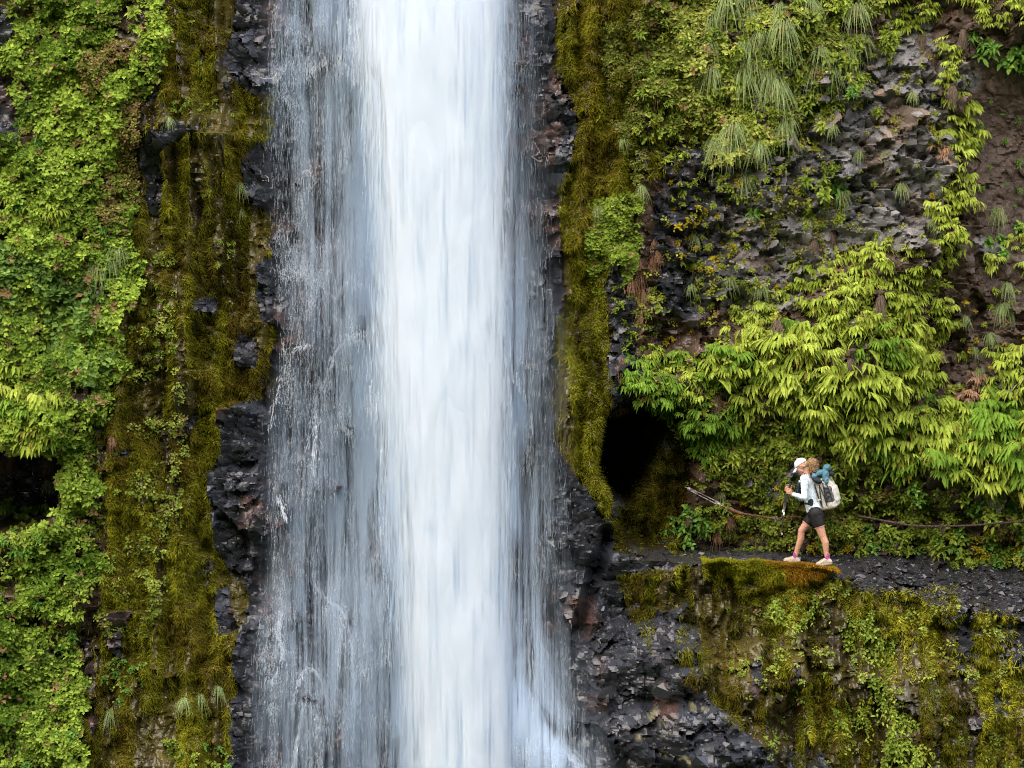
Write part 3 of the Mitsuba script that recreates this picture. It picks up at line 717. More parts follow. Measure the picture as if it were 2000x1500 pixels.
def frond(phi, r):
    """A maidenhair frond: a stalk that forks into a fan of toothed straps, hanging outwards from the wall (-y)."""
    F = unit(np.array([math.sin(phi), -.75, -.15 * math.cos(phi)]))
    S = unit(np.cross(F, [0, 0, 1.0]) * math.cos(.4) + np.array([0, 0, .25]))
    S = unit(S - F * (S @ F))
    stalk = r.uniform(.06, .14)
    tip = F * stalk + np.array([0, 0, .03])
    out = [strap_leaf(F, S, stalk, .006, -.15, r, seg=2, tone=.1)]
    tone = r.uniform(.2, .9)
    n = r.integers(5, 9)
    slim = r.uniform(.030, .044)
    gap = r.uniform(.018, .032)
    step = r.uniform(.12, .22)
    for k in range(-n // 2, n // 2 + 1):
        a = k * step + r.normal(0, .10)
        d = unit(F * math.cos(a) + S * math.sin(a) + np.array([0, 0, -.30]) + r.normal(0, .09, 3))
        L = (.185 - .013 * abs(k)) * r.uniform(.75, 1.2)
        out.append(moved(strap_leaf(d, unit(np.cross(d, np.cross(S, F)) + r.normal(0, .12, 3)), L, slim * r.uniform(.8, 1.2), r.uniform(.15, .85), r, teeth=1, seg=6, shape=.34, tone=np.clip(tone + r.normal(0, .12), 0, 1)), tip + S * (k * gap) - F * (.012 * abs(k))))
    return pack(out)


def group(name, mesh, bsdf):
    v, f, u = mesh
    scene[name] = {'type': 'shapegroup', 'mesh': mikit.ply((v, f), bsdf, uv=u)}


r = np.random.default_rng(501)
PHIS = (-1.3, -1.0, -.8, -.6, -.4, -.2, 0, .1, .25, .45, .6, .8, 1.0, 1.3)
for k, phi in enumerate(PHIS):
    m = frond(phi, r)
    for kind in ('fern', 'deep_fern', 'dead'):
        group(f'frond_shape_{kind}_{k}', m, f'leaf_{kind}_material')


def leafy(r, n_stem, leaves, size, aspect, spread, hang):
    """A small herb: stems fanning out of the wall with pointed leaves in pairs."""
    out = []
    for _ in range(n_stem):
        d = unit(np.array([r.normal(0, .55), -.8, r.uniform(-.5, .75)]))
        L = r.uniform(.5, 1.0) * spread
        t = np.linspace(0, 1, 5)
        c = d * (t * L)[:, None] + np.array([0, 0, -hang * L]) * (t ** 2)[:, None]
        out.append(strap_leaf(d, unit(np.cross(d, [.1, .2, 1])), L, .008, hang, r, seg=3, tone=.2))
        tone = r.uniform(.15, .95)
        m = leaves + r.integers(-1, 2)
        for k in range(m):
            s = (k + 1) / m
            p = np.array([np.interp(s, t, c[:, q]) for q in range(3)])
            a = k * 2.4 + r.uniform(0, 1)
            u1 = unit(np.cross(d, [.2, .1, 1.0]))
            u2 = np.cross(d, u1)
            dd = unit(u1 * math.cos(a) + u2 * math.sin(a) + d * r.uniform(.2, .9) + np.array([0, -.2, .05]))
            face = unit(np.array([0, -.7, .75]) + r.normal(0, .3, 3))
            out.append(moved(strap_leaf(dd, unit(np.cross(dd, face)), size * r.uniform(.7, 1.2), size * aspect, r.uniform(.1, .5), r, seg=3, shape=.9, tone=np.clip(tone + r.normal(0, .12), 0, 1)), p))
    return pack(out)


LEAFY = {'lance': (9, 7, .10, .40, .20, .35), 'broad': (8, 6, .085, .62, .17, .35), 'round': (10, 5, .055, .85, .16, .5), 'tiny': (12, 6, .045, .55, .16, .4), 'trailing': (7, 9, .065, .55, .34, 1.1)}
for name, arg in LEAFY.items():
    for k in range(4):
        m = leafy(r, *arg)
        for tint in ('green', 'fresh', 'yellow', 'fern'):
            group(f'herb_shape_{name}_{tint}_{k}', m, f'leaf_{tint}_material')


def tuft(r, n, L, hang, fan):
    out = []
    for _ in range(n):
        d = unit(np.array([r.normal(0, fan), -.8, r.uniform(-.1, 1.0)]))
        out.append(moved(strap_leaf(d, unit(np.cross(d, [.3, .1, 1])), L * r.uniform(.5, 1.1), r.uniform(.005, .011), hang * r.uniform(.7, 1.3), r, seg=4, shape=.4), r.normal(0, .02, 3)))
    return pack(out)


for k in range(3):
    group(f'tuft_shape_{k}', tuft(r, 90, .42, 1.25, .55), 'grass_material')
    group(f'root_shape_{k}', tuft(r, 260, .34, 1.9, .32), 'root_material')
for k in range(3):
    m = tuft(r, 40, .30, 2.0, .45)
    group(f'withered_shape_{k}', pack([m, *[moved(strap_leaf(unit(np.array([r.normal(0, .4), -.5, -.9])), np.array([1.0, 0, 0]), .10, .035, .3, r), np.array([r.normal(0, .07), -.06, r.uniform(-.28, 0)])) for _ in range(22)]]), 'leaf_dead_material')

KIND = {  # thing name, category
    'fern': ('fern', 'fern'), 'deep_fern': ('fern', 'fern'), 'dead_fern': ('withered_fern', 'fern'), 'grass': ('grass_tuft', 'grass tuft'), 'roots': ('root_mat', 'roots'), 'withered': ('withered_plant', 'plant')}
r = np.random.default_rng(601)
PLACED = []


def put(key, shape, p, size, yaw, roll=0., flat=1.):
    m = T().translate(p.tolist()).rotate([0, 0, 1], yaw).rotate([0, 1, 0], roll).scale([size * r.choice([-1, 1]), size * flat, size])
    scene[key] = {'type': 'instance', 'to_world': m, 'group': {'type': 'ref', 'id': shape}}


def plant(kind, p, size, label, grp=None):
    """One plant on the wall at the point p."""
    herb = kind.split(':')
    name, cat = KIND.get(kind, ('leafy_plant', 'plant'))
    key = numbered(name)
    tag(key, label, cat, grp)
    yaw = r.uniform(-22, 22)
    if kind in ('fern', 'deep_fern', 'dead_fern'):
        shade = {'fern': 'fern', 'deep_fern': 'deep_fern', 'dead_fern': 'dead'}[kind]
        for k in r.permutation(14)[:r.integers(9, 14)]:
            put(numbered(key + '__frond'), f'frond_shape_{shade}_{k}', p + r.normal(0, .10, 3) * size * [1, .5, 1], size * r.uniform(.6, 1.05), yaw + r.uniform(-14, 14))
    elif kind == 'grass':
        put(key, f'tuft_shape_{r.integers(3)}', p, size, yaw)
    elif kind == 'roots':
        put(key, f'root_shape_{r.integers(3)}', p, size, yaw * .5)
    elif kind == 'withered':
        put(key, f'withered_shape_{r.integers(3)}', p, size, yaw)
    else:
        put(key, f'herb_shape_{herb[0]}_{herb[1]}_{r.integers(4)}', p, size, yaw, r.uniform(-25, 25))
    PLACED.append((p[0], p[2]))


def spread(outline, n, gap=.0, Y=None):
    """n points spread evenly inside an outline measured in the photograph, on the wall."""
    q = np.array(outline, float)
    w = spot(q[:, 0], q[:, 1])
    poly = shapely.Polygon(w[:, [0, 2]]).buffer(0)
    pts = []
    while len(pts) < n:
        c = np.stack(scatter(r, poly.bounds, 14), 1)
        c = c[shapely.contains_xy(poly, c[:, 0], c[:, 1])]
        if len(c):
            d = cKDTree(np.array(pts)).query(c)[0] if pts else np.ones(len(c))
            pts.append(c[np.argmax(d)])
    p = np.array(pts)
    return np.column_stack([p[:, 0], wall(p[:, 0], p[:, 1]), p[:, 1]])


def bed(kinds, outline, n, size, label, grp):
    """Many plants alike in one bed: they share a label."""
    for p in spread(outline, n):
        plant(kinds[r.integers(len(kinds))], p, r.uniform(*size), label, grp)


PIECES = {}


def mass(key, kinds, outline, n, size):
    """Small plants nobody could count: instances of one stuff object."""
    for p in spread(outline, n):
        herb = kinds[r.integers(len(kinds))].split(':')
        shape = f'tuft_shape_{r.integers(3)}' if herb[0] == 'grass' else f'herb_shape_{herb[0]}_{herb[1]}_{r.integers(4)}'
        PIECES[key] = PIECES.get(key, 0) + 1
        put(f'{key}__{PIECES[key]:03d}', shape, p, r.uniform(*size), r.uniform(-25, 25), 0 if herb[0] == 'grass' else r.uniform(-25, 25))


def one(kind, px, py, size, label, grp=None):
    p = spot(np.array([px]), np.array([py]))[0]
    plant(kind, p, size, label, grp)


def row(kind, spots, size, label, grp):
    for px, py in spots:
        one(kind, px, py, size * r.uniform(.85, 1.15), label, grp)


# ---- ferns
BANK = (([(1400, 700), (1450, 660), (1500, 650), (1510, 720), (1480, 790), (1430, 770)], 14, 'yellow green fern at the left end of the hanging bank, beside the tunnel', 'ferns at the left end of the bank'),
        ([(1500, 640), (1600, 640), (1600, 700), (1510, 710)], 13, 'fern along the upper left edge of the hanging bank', 'ferns at the upper left edge of the bank'),
        ([(1610, 640), (1720, 650), (1800, 650), (1820, 700), (1720, 700), (1610, 690)], 15, 'fern along the upper right edge of the hanging bank, over the root mat', 'ferns at the upper right edge of the bank'),
        ([(1500, 730), (1640, 720), (1640, 800), (1560, 810), (1500, 790)], 16, 'yellow green fern in the middle of the hanging bank, left of the root mat', 'ferns in the middle of the bank'),
        ([(1660, 740), (1800, 720), (1820, 780), (1800, 830), (1680, 820)], 17, 'fern under the root mat in the right half of the hanging bank', 'ferns under the root mat'),
        ([(1560, 810), (1690, 820), (1700, 870), (1600, 850)], 11, 'fern at the lower edge of the hanging bank, right above the walker', 'ferns right above the walker'))
for outline, n, lab, grp in BANK:
    bed(['fern', 'fern', 'fern', 'fern', 'deep_fern'], outline, n, (.75, 1.3), lab, grp)
bed(['fern', 'fern', 'deep_fern'], [(1700, 850), (1800, 810), (1840, 860), (1830, 910), (1760, 920), (1700, 900)], 14, (.95, 1.35), 'big drooping fern at the left part of the curtain above the trail end', 'ferns in the left part of the curtain')
bed(['fern', 'fern', 'deep_fern'], [(1830, 800), (1920, 790), (1930, 860), (1840, 860)], 12, (1.0, 1.35), 'big pale fern at the upper part of the curtain above the trail end', 'ferns in the upper part of the curtain')
bed(['fern', 'deep_fern'], [(1930, 780), (2010, 780), (2010, 930), (1940, 950), (1850, 930), (1850, 880), (1930, 860)], 16, (1.0, 1.4), 'big long leaved fern hanging lowest in the curtain at the right edge', 'ferns hanging lowest in the curtain')
bed(['fern'], [(1960, 690), (2010, 670), (2010, 780), (1900, 790), (1905, 750)], 8, (.8, 1.1), 'olive fern at the right edge just above the fern curtain', 'ferns at the right edge above the curtain')
bed(['fern'], [(1530, 580), (1570, 530), (1650, 500), (1660, 560), (1650, 620), (1590, 620)], 14, (.7, .95), 'fern on the left ledges between the grey rock face and the hanging bank', 'ferns on the left ledges')
bed(['fern'], [(1660, 500), (1740, 510), (1780, 560), (1790, 620), (1700, 640), (1660, 600)], 15, (.7, 1.0), 'fern on the right ledges between the grey rock face and the hanging bank', 'ferns on the right ledges')
bed(['fern'], [(1440, 600), (1500, 590), (1540, 600), (1500, 640), (1440, 640)], 7, (.65, .85), 'light fern on a ledge at the left upper end of the fern slope', 'ferns at the upper left end of the slope')
bed(['fern'], [(1655, 490), (1760, 465), (1830, 500), (1790, 545), (1700, 530)], 11, (.5, .8), 'small fern on the ledge right below the grey rock face', 'small ferns below the grey rock face')
bed(['fern'], [(1835, 380), (1890, 330), (1900, 420), (1870, 480), (1820, 470)], 11, (.6, .85), 'fern in the middle of the long fern column right of the grey rock', 'ferns in the middle of the fern column')
bed(['fern'], [(1820, 480), (1870, 480), (1850, 560), (1850, 640), (1790, 620), (1780, 570)], 13, (.55, .85), 'fern at the bottom of the long fern column right of the grey rock', 'ferns at the bottom of the fern column')
bed(['fern'], [(1855, 185), (1900, 180), (1915, 270), (1890, 330), (1860, 300)], 8, (.8, 1.05), 'large fern in the upper half of the fern column beside the brown gully', 'ferns in the upper fern column')
bed(['fern'], [(1835, 90), (1880, 95), (1885, 160), (1840, 165)], 6, (.5, .75), 'golden fern below the top ledge, above the fern column', 'golden ferns above the fern column')
bed(['fern'], [(1720, -20), (1860, -20), (1840, 20), (1760, 60), (1700, 60)], 10, (.6, .9), 'fern in the fringe along the top edge, left of the corner', 'ferns along the top edge')
bed(['fern'], [(1870, -20), (2015, -20), (2015, 45), (1920, 40)], 10, (.7, .95), 'golden fern in the fringe in the top right corner', 'ferns in the top right corner')
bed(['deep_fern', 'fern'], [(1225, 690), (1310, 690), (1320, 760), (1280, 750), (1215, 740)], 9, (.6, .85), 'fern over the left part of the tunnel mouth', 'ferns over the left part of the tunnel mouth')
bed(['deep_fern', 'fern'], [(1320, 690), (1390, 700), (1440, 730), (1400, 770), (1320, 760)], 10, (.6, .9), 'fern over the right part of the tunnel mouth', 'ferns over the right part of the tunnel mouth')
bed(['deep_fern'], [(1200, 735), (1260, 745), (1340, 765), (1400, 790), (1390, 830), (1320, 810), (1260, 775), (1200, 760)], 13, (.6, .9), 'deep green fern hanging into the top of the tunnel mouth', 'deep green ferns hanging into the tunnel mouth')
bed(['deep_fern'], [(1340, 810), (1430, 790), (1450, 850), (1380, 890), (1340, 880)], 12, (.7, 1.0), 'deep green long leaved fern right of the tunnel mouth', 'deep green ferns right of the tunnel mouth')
one('deep_fern', 1272, 836, .5, 'single small fern hanging inside the dark tunnel mouth')
one('fern', 1825, 735, .9, 'palm like fern on a stalk at the dark crack right of the hanging bank')
bed(['fern'], [(1850, 690), (1830, 630), (1870, 620), (1880, 690)], 4, (.6, .75), 'fern on the grey boulder right of the dark crack', 'ferns on the boulder right of the crack')
bed(['deep_fern', 'fern'], [(-15, 690), (60, 720), (130, 760), (120, 850), (60, 870), (-15, 830)], 18, (.85, 1.2), 'fern hanging over the cave at the left edge', 'ferns over the cave at the left edge')
bed(['fern'], [(10, 380), (110, 370), (120, 440), (40, 440)], 6, (.6, .8), 'yellowish fern among the green plants near the left edge', 'yellowish ferns near the left edge')
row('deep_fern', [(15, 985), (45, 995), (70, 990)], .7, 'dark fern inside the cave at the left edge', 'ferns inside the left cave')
bed(['fern'], [(1960, 440), (2010, 420), (2010, 520), (1930, 510)], 5, (.5, .75), 'thin fern at the right edge under the brown gully', 'thin ferns at the right edge under the gully')

# ---- leafy plants on the right wall
mass('ground_cover_008', ['tiny:fern', 'tiny:yellow', 'lance:fern', 'tiny:green', 'grass'], [(1300, 400), (1500, 300), (1690, 120), (1840, 90), (1840, 480), (1690, 480), (1510, 600), (1350, 640)], 90, (.3, .6))
mass('ground_cover_008', ['tiny:fern', 'lance:fern', 'tiny:yellow', 'grass'], [(1880, 560), (2000, 540), (2000, 690), (1900, 740), (1880, 660)], 22, (.4, .7))
mass('ground_cover_009', ['tiny:green', 'round:green', 'tiny:fern'], [(1400, 1160), (1650, 1180), (1850, 1250), (2000, 1280), (2000, 1500), (1560, 1500), (1480, 1300)], 60, (.3, .55))
mass('ground_cover', ['lance:green', 'broad:green', 'tiny:green', 'lance:fresh'], [(20, 20), (300, 20), (260, 300), (250, 560), (230, 720), (180, 900), (130, 860), (130, 740), (20, 640)], 90, (.6, 1.0))
mass('ground_cover', ['lance:green', 'broad:green', 'tiny:green', 'lance:fresh'], [(20, 1060), (120, 1040), (200, 1100), (150, 1250), (170, 1500), (20, 1500)], 60, (.6, 1.0))
mass('ground_cover_005', ['lance:green', 'lance:fern', 'broad:green', 'tiny:fern', 'tiny:green', 'grass'], [(1400, -20), (1720, -20), (1690, 70), (1650, 150), (1560, 210), (1520, 280), (1400, 300), (1370, 180), (1380, 60)], 150, (.75, 1.2))
mass('ground_cover_005', ['tiny:fern', 'round:green', 'lance:green', 'tiny:green'], [(1245, 40), (1390, 40), (1380, 200), (1350, 300), (1290, 320), (1245, 250)], 70, (.6, 1.0))
mass('ground_cover_005', ['lance:fern', 'lance:green', 'tiny:fern'], [(1560, 210), (1680, 120), (1720, 60), (1780, 20), (1760, 60), (1700, 130), (1670, 190), (1600, 260)], 34, (.6, .95))
mass('ground_cover_008', ['tiny:fern', 'tiny:yellow', 'round:fern'], [(1370, 300), (1480, 280), (1560, 280), (1520, 340), (1440, 390), (1390, 400), (1330, 370)], 40, (.55, .9))
bed(['broad:fresh', 'lance:green'], [(1565, 350), (1630, 320), (1650, 380), (1600, 400)], 5, (.8, 1.05), 'fresh green bush in the middle of the grey rock face', 'green bushes in the middle of the grey rock face')
one('lance:fresh', 1472, 415, 1.05, 'fresh green long leaved plant alone on the left part of the grey rock')
one('lance:fresh', 1665, 175, .8, 'bright plant hanging alone at the top left of the grey rock')
one('lance:green', 1710, 215, .7, 'small green plant on the pale rock under the top ledge')
bed(['lance:fern', 'tiny:fern'], [(1580, 390), (1650, 400), (1640, 440), (1570, 440)], 7, (.6, .9), 'yellow green plant below the bush on the grey rock', 'plants below the bush on the grey rock')
bed(['broad:fresh', 'lance:fresh'], [(1905, 50), (1945, 90), (2010, 95), (2010, 130), (1980, 125), (1920, 105)], 10, (1.0, 1.4), 'vivid green broad leaved branch at the top right edge', 'vivid green branches at the top right edge')
bed(['lance:fresh', 'broad:fresh'], [(1920, 470), (1990, 440), (2010, 480), (1950, 500)], 5, (.7, .9), 'green bush under the brown gully at the right edge', 'green bushes under the brown gully')
mass('ground_cover_008', ['tiny:fresh', 'lance:fresh'], [(1900, 180), (1990, 220), (2000, 400), (1920, 420)], 14, (.35, .6))
mass('ground_cover_008', ['tiny:yellow', 'round:yellow', 'tiny:fern'], [(1310, 340), (1400, 420), (1450, 480), (1380, 560), (1320, 500)], 40, (.45, .75))
mass('ground_cover_008', ['tiny:green', 'tiny:fern'], [(1340, 500), (1500, 520), (1520, 580), (1400, 620), (1350, 600)], 34, (.4, .7))
mass('ground_cover_008', ['round:green', 'round:fern', 'tiny:green'], [(1190, 560), (1290, 560), (1290, 680), (1210, 680)], 26, (.5, .8))
row('round:yellow', [(1690, 490), (1705, 485)], .6, 'bright yellow plant on the ledge right of centre of the rock face', 'bright yellow plants on the ledge')
row('tiny:yellow', [(1315, 660), (1350, 645), (1300, 665), (1365, 600)], .6, 'yellow leaved plant just above the ferns over the tunnel', 'yellow plants above the tunnel ferns')
row('round:yellow', [(1905, 660), (1895, 680)], .55, 'yellow and orange plant on the boulder right of the dark crack', 'yellow plants on the boulder')

# ---- along the foot of the wall
mass('ground_cover_006', ['tiny:fern', 'lance:fern', 'tiny:green'], [(1400, 840), (1530, 850), (1560, 880), (1500, 900), (1440, 930), (1370, 920)], 56, (.6, .95))
bed(['broad:fresh', 'broad:green'], [(1420, 870), (1520, 830), (1530, 860), (1440, 890)], 8, (.8, 1.0), 'blue green leafy bush under the middle of the fern bank', 'blue green bushes under the fern bank')
bed(['broad:fresh', 'lance:fresh'], [(1305, 1005), (1350, 990), (1385, 1030), (1360, 1060), (1315, 1055)], 11, (.75, 1.0), 'dark fresh green bush at the foot of the tunnel slope', 'fresh bushes at the foot of the tunnel slope')
bed(['broad:green', 'lance:green', 'tiny:fern'], [(1365, 985), (1420, 985), (1425, 1040), (1375, 1040)], 12, (.6, .85), 'light green plant under the turnbuckle', 'light green plants under the turnbuckle')
mass('ground_cover_006', ['tiny:green', 'tiny:yellow', 'tiny:fern', 'round:green'], [(1380, 1040), (1530, 1000), (1545, 1075), (1420, 1080)], 44, (.5, .8))
row('tiny:yellow', [(1455, 978), (1438, 1005)], .6, 'yellow flowered plant on the dark rock beside the cable', 'yellow plants beside the cable')
row('lance:green', [(1468, 925), (1488, 955), (1475, 970)], .55, 'small plant on the dark rock above the cable', 'small plants on the dark rock above the cable')
bed(['tiny:yellow', 'tiny:fern', 'lance:fern'], [(1510, 950), (1545, 930), (1550, 1000), (1520, 1030)], 12, (.6, .85), 'yellowish plant right in front of the walker', 'yellowish plants in front of the walker')
bed(['broad:green', 'lance:green'], [(1632, 910), (1668, 905), (1670, 960), (1635, 970)], 9, (.7, .95), 'green bush directly behind the backpack', 'green bushes behind the backpack')
mass('ground_cover_006', ['tiny:yellow', 'tiny:fern', 'lance:green'], [(1580, 1020), (1680, 1010), (1690, 1075), (1580, 1085)], 34, (.6, .85))
mass('ground_cover_006', ['tiny:fern', 'lance:fern', 'round:fern'], [(1550, 850), (1680, 860), (1690, 900), (1610, 910), (1580, 890)], 40, (.6, .9))
bed(['broad:green', 'lance:green', 'broad:fresh', 'tiny:fern'], [(1690, 900), (1800, 930), (1810, 1005), (1690, 1005)], 20, (.7, 1.0), 'leafy green plant above the cable, right behind the walker', 'leafy plants above the cable behind the walker')
bed(['broad:green', 'lance:green', 'broad:fresh', 'tiny:fern'], [(1690, 1025), (1800, 1035), (1790, 1080), (1690, 1065)], 16, (.65, .95), 'leafy green plant between the cable and the trail behind the walker', 'leafy plants under the cable behind the walker')
bed(['broad:fresh', 'broad:green', 'lance:green', 'tiny:yellow'], [(1830, 1035), (2010, 1030), (2010, 1100), (1950, 1105), (1850, 1095), (1820, 1060)], 28, (.75, 1.1), 'bushy leafy plant beside the trail at the right edge, below the cable', 'bushy plants under the cable at the right edge')
bed(['broad:fresh', 'broad:green', 'lance:green'], [(1840, 1010), (1880, 955), (2010, 945), (2010, 1010)], 20, (.75, 1.05), 'bushy leafy plant above the cable at the right edge', 'bushy plants above the cable at the right edge')

# ---- below the trail
mass('ground_cover_009', ['tiny:green', 'trailing:green', 'round:green'], [(1500, 1145), (1590, 1140), (1600, 1200), (1540, 1230), (1505, 1200)], 26, (.6, .9))
bed(['broad:green', 'trailing:green', 'round:green'], [(1655, 1200), (1710, 1195), (1715, 1240), (1690, 1290), (1650, 1270)], 12, (.65, .9), 'leafy plant in the upper part of the green streak below the trail', 'plants in the upper green streak')
bed(['broad:green', 'trailing:green'], [(1700, 1250), (1760, 1230), (1745, 1330), (1700, 1350)], 12, (.7, .95), 'leafy plant in the middle of the green streak below the trail', 'plants in the middle green streak')
bed(['broad:green', 'trailing:green', 'trailing:fern'], [(1720, 1360), (1790, 1400), (1800, 1500), (1710, 1510), (1740, 1430)], 20, (.8, 1.1), 'broad leaved plant in the bottom of the green streak at the lower right', 'plants in the bottom green streak')
bed(['round:green', 'trailing:fern'], [(1630, 1380), (1700, 1380), (1690, 1410), (1640, 1415)], 8, (.6, .8), 'plant in the clump left of the green streak', 'plants in the clump left of the streak')
row('round:green', [(1512, 1250), (1520, 1355), (1555, 1345), (1580, 1360), (1610, 1315), (1570, 1425), (1585, 1410), (1625, 1275)], .5, 'tiny bright plant on the dark moss left of the green streak', 'tiny plants left of the green streak')
row('round:green', [(1812, 1330), (1785, 1270), (1830, 1350), (1840, 1395), (1820, 1450), (1890, 1440), (1940, 1480)], .45, 'tiny bright plant on the mossy wall right of the green streak', 'tiny plants right of the green streak')
bed(['tiny:fern', 'tiny:green'], [(1420, 1290), (1460, 1280), (1460, 1310), (1425, 1320)], 6, (.45, .65), 'little plant on the big dark boulder below the tunnel', 'little plants on the boulder below the tunnel')

# ---- single plants on the left moss
bed(['round:fresh', 'round:green'], [(205, 1290), (290, 1285), (280, 1330), (240, 1380), (210, 1350)], 13, (.65, .9), 'round leaved plant in the clump on the lower left moss', 'round leaved clump on the lower left moss')
bed(['round:fresh', 'round:green'], [(310, 1440), (360, 1445), (380, 1480), (330, 1480)], 7, (.6, .8), 'plant in the left half of the clump at the bottom edge by the fall', 'left clump at the bottom edge')
bed(['round:fresh', 'round:green'], [(395, 1445), (450, 1470), (450, 1500), (370, 1500)], 9, (.65, .85), 'plant in the right half of the clump at the bottom edge by the fall', 'right clump at the bottom edge')
bed(['tiny:green', 'round:fern'], [(330, 195), (425, 195), (420, 220), (335, 225)], 9, (.5, .8), 'small plant on the ledge of the upper left moss', 'small plants on the ledge of the upper left moss')
bed(['round:green', 'tiny:green'], [(425, 460), (460, 470), (450, 540), (430, 530)], 7, (.5, .75), 'plant in the little green streak on the moss left of the fall', 'plants in the little streak left of the fall')
mass('ground_cover_010', ['tiny:green', 'round:fern', 'round:green'], [(270, 500), (340, 560), (340, 720), (290, 740), (260, 640)], 30, (.45, .75))
mass('ground_cover_010', ['tiny:green', 'round:fern', 'round:green'], [(230, 880), (330, 900), (370, 1040), (330, 1160), (260, 1130), (210, 960)], 30, (.4, .7))
bed(['lance:green', 'round:green'], [(180, 1070), (220, 1060), (225, 1130), (185, 1140)], 8, (.5, .7), 'pinkish green plant clump left of the lower moss', 'plant clump left of the lower moss')
row('tiny:green', [(385, 120), (375, 40), (390, 20), (455, 225), (410, 370), (405, 380)], .5, 'tiny plant on the upper moss left of the fall', 'tiny plants on the upper left moss')

mass('ground_cover', ['lance:green', 'broad:green', 'lance:fresh'], [(-10, 1018), (60, 1010), (108, 995), (112, 1045), (-10, 1055)], 34, (.6, .9))

# ---- grass, roots and withered leaves
row('grass', [(1435, 15), (1470, 25), (1485, 60), (1515, 35), (1540, 70), (1450, 80), (1510, 100), (1468, 118), (1500, 135)], .72, 'pale green grass tuft in the long drooping curtain at the top', 'grass tufts in the curtain at the top')
row('grass', [(1475, 150), (1505, 170), (1525, 190), (1450, 170), (1500, 205)], .6, 'dry pale grass tuft below the grass curtain', 'dry grass tufts below the curtain')
row('grass', [(1405, 265), (1385, 275), (1420, 280)], .7, 'grass tuft on the slope above the grey rock', 'grass tufts above the grey rock')
one('grass', 1455, 345, .75, 'tawny grass tuft at the left top of the grey rock')
one('grass', 1358, 460, .5, 'short dark green grass tuft on the dark rock')
one('grass', 1785, 205, .6, 'withered grass tuft on the pale rock under the top ledge')
one('grass', 1760, 360, .55, 'thin grass tuft hanging in the middle of the grey rock')
one('grass', 1950, 410, .7, 'green grass tuft at the right edge under the gully')
one('grass', 1960, 595, .85, 'spiky grass tuft on the grey rock at the right edge')
one('grass', 1168, 405, .5, 'thin pale grass tuft on the moss buttress right of the fall')
one('grass', 1216, 270, .4, 'thin grass tuft higher on the moss buttress')
one('grass', 1252, 365, .5, 'thin grass tuft at the right rim of the moss buttress')
row('grass', [(392, 1358), (360, 1365), (425, 1342)], .55, 'bright grass tuft on the lower left moss near the fall', 'grass tufts on the lower left moss')
one('grass', 218, 1385, .7, 'long drooping grass tuft below the round leaved clump')
one('grass', 40, 345, .9, 'tawny grass tuft near the left edge')
one('grass', 330, 230, .5, 'pale dry grass tuft on the upper left moss ledge')
row('grass', [(470, 410), (468, 360)], .5, 'thin grass tuft on the moss beside the upper fall', 'thin grass tufts beside the upper fall')
row('grass', [(190, 520), (215, 500), (230, 480)], .7, 'grass tuft among the leafy plants of the left wall', 'grass tufts on the left wall')
one('grass', 95, 940, .5, 'thin arching grass at the right side of the left cave')
one('grass', 1410, 960, .4, 'small grass tuft above the turnbuckle end')
row('roots', [(1660, 700), (1685, 705), (1670, 715)], 0.54, 'dark brown root mat in the middle of the fern bank', 'root mats in the middle of the fern bank')
row('roots', [(1495, 620), (1520, 628), (1540, 625)], 0.65, 'hanging brown roots under the upper left fern ledge', 'roots under the upper left fern ledge')
row('roots', [(1625, 545), (1655, 550), (1690, 545), (1720, 580)], 0.58, 'brown roots hanging under the ledge ferns', 'roots under the ledge ferns')
row('roots', [(1330, 730), (1360, 735), (1400, 770)], 0.61, 'grey brown roots hanging above the tunnel mouth', 'roots above the tunnel mouth')
row('roots', [(1800, 725), (1795, 760)], 0.65, 'dark roots hanging in the crack right of the fern bank', 'roots in the crack')
row('roots', [(1600, 460), (1590, 470), (1625, 455)], 0.43, 'brown roots under the small ferns on the grey rock', 'roots on the grey rock')
row('roots', [(1800, 70), (1815, 100), (1860, 170), (1880, 60)], 0.58, 'brown roots hanging under the top right ledge', 'roots under the top right ledge')
row('roots', [(10, 890), (25, 880), (100, 880)], 0.65, 'reddish roots hanging in the mouth of the left cave', 'roots in the left cave')
row('withered', [(1240, 500), (1252, 520), (1235, 545), (1255, 560)], 0.72, 'reddish brown withered leaves hanging right of the moss buttress', 'withered leaves right of the moss buttress')
row('withered', [(1278, 470), (1285, 490), (1275, 505)], 0.58, 'withered brown leaves on the dark rock right of the buttress', 'withered leaves on the dark rock')
row('withered', [(1285, 125), (1292, 145), (1280, 165), (1262, 95)], 0.65, 'pinkish withered leaves on the upper slope by the buttress', 'withered leaves on the upper slope')
row('withered', [(1252, 610), (1215, 700), (1205, 715)], 0.50, 'withered brown leaves above the tunnel mouth', 'withered leaves above the tunnel mouth')
row('withered', [(220, 850), (218, 870), (35, 150)], 0.43, 'withered pinkish stalks among the plants of the left wall', 'withered stalks on the left wall')
row('withered', [(1425, 1010), (1420, 1030), (1400, 1035)], 0.50, 'rust brown dead stems under the cable', 'dead stems under the cable')
row('withered', [(1965, 925), (1880, 920), (1960, 1000)], 0.43, 'reddish withered leaves under the right fern curtain', 'withered leaves under the right fern curtain')
row('dead_fern', [(1905, 745), (1890, 770), (1840, 300)], .7, 'browning fern among the green ones at the right', 'browning ferns at the right')

# ---------------------------------------------------------------- stones of wall and trail
def stone(r, size, flat=.6):
    pts = r.normal(0, 1, (13, 3))
    pts = unit(pts) * r.uniform(.75, 1.0, (13, 1)) * np.array([1, .8, flat]) * size
    m = trimesh.Trimesh(pts).convex_hull
    return m


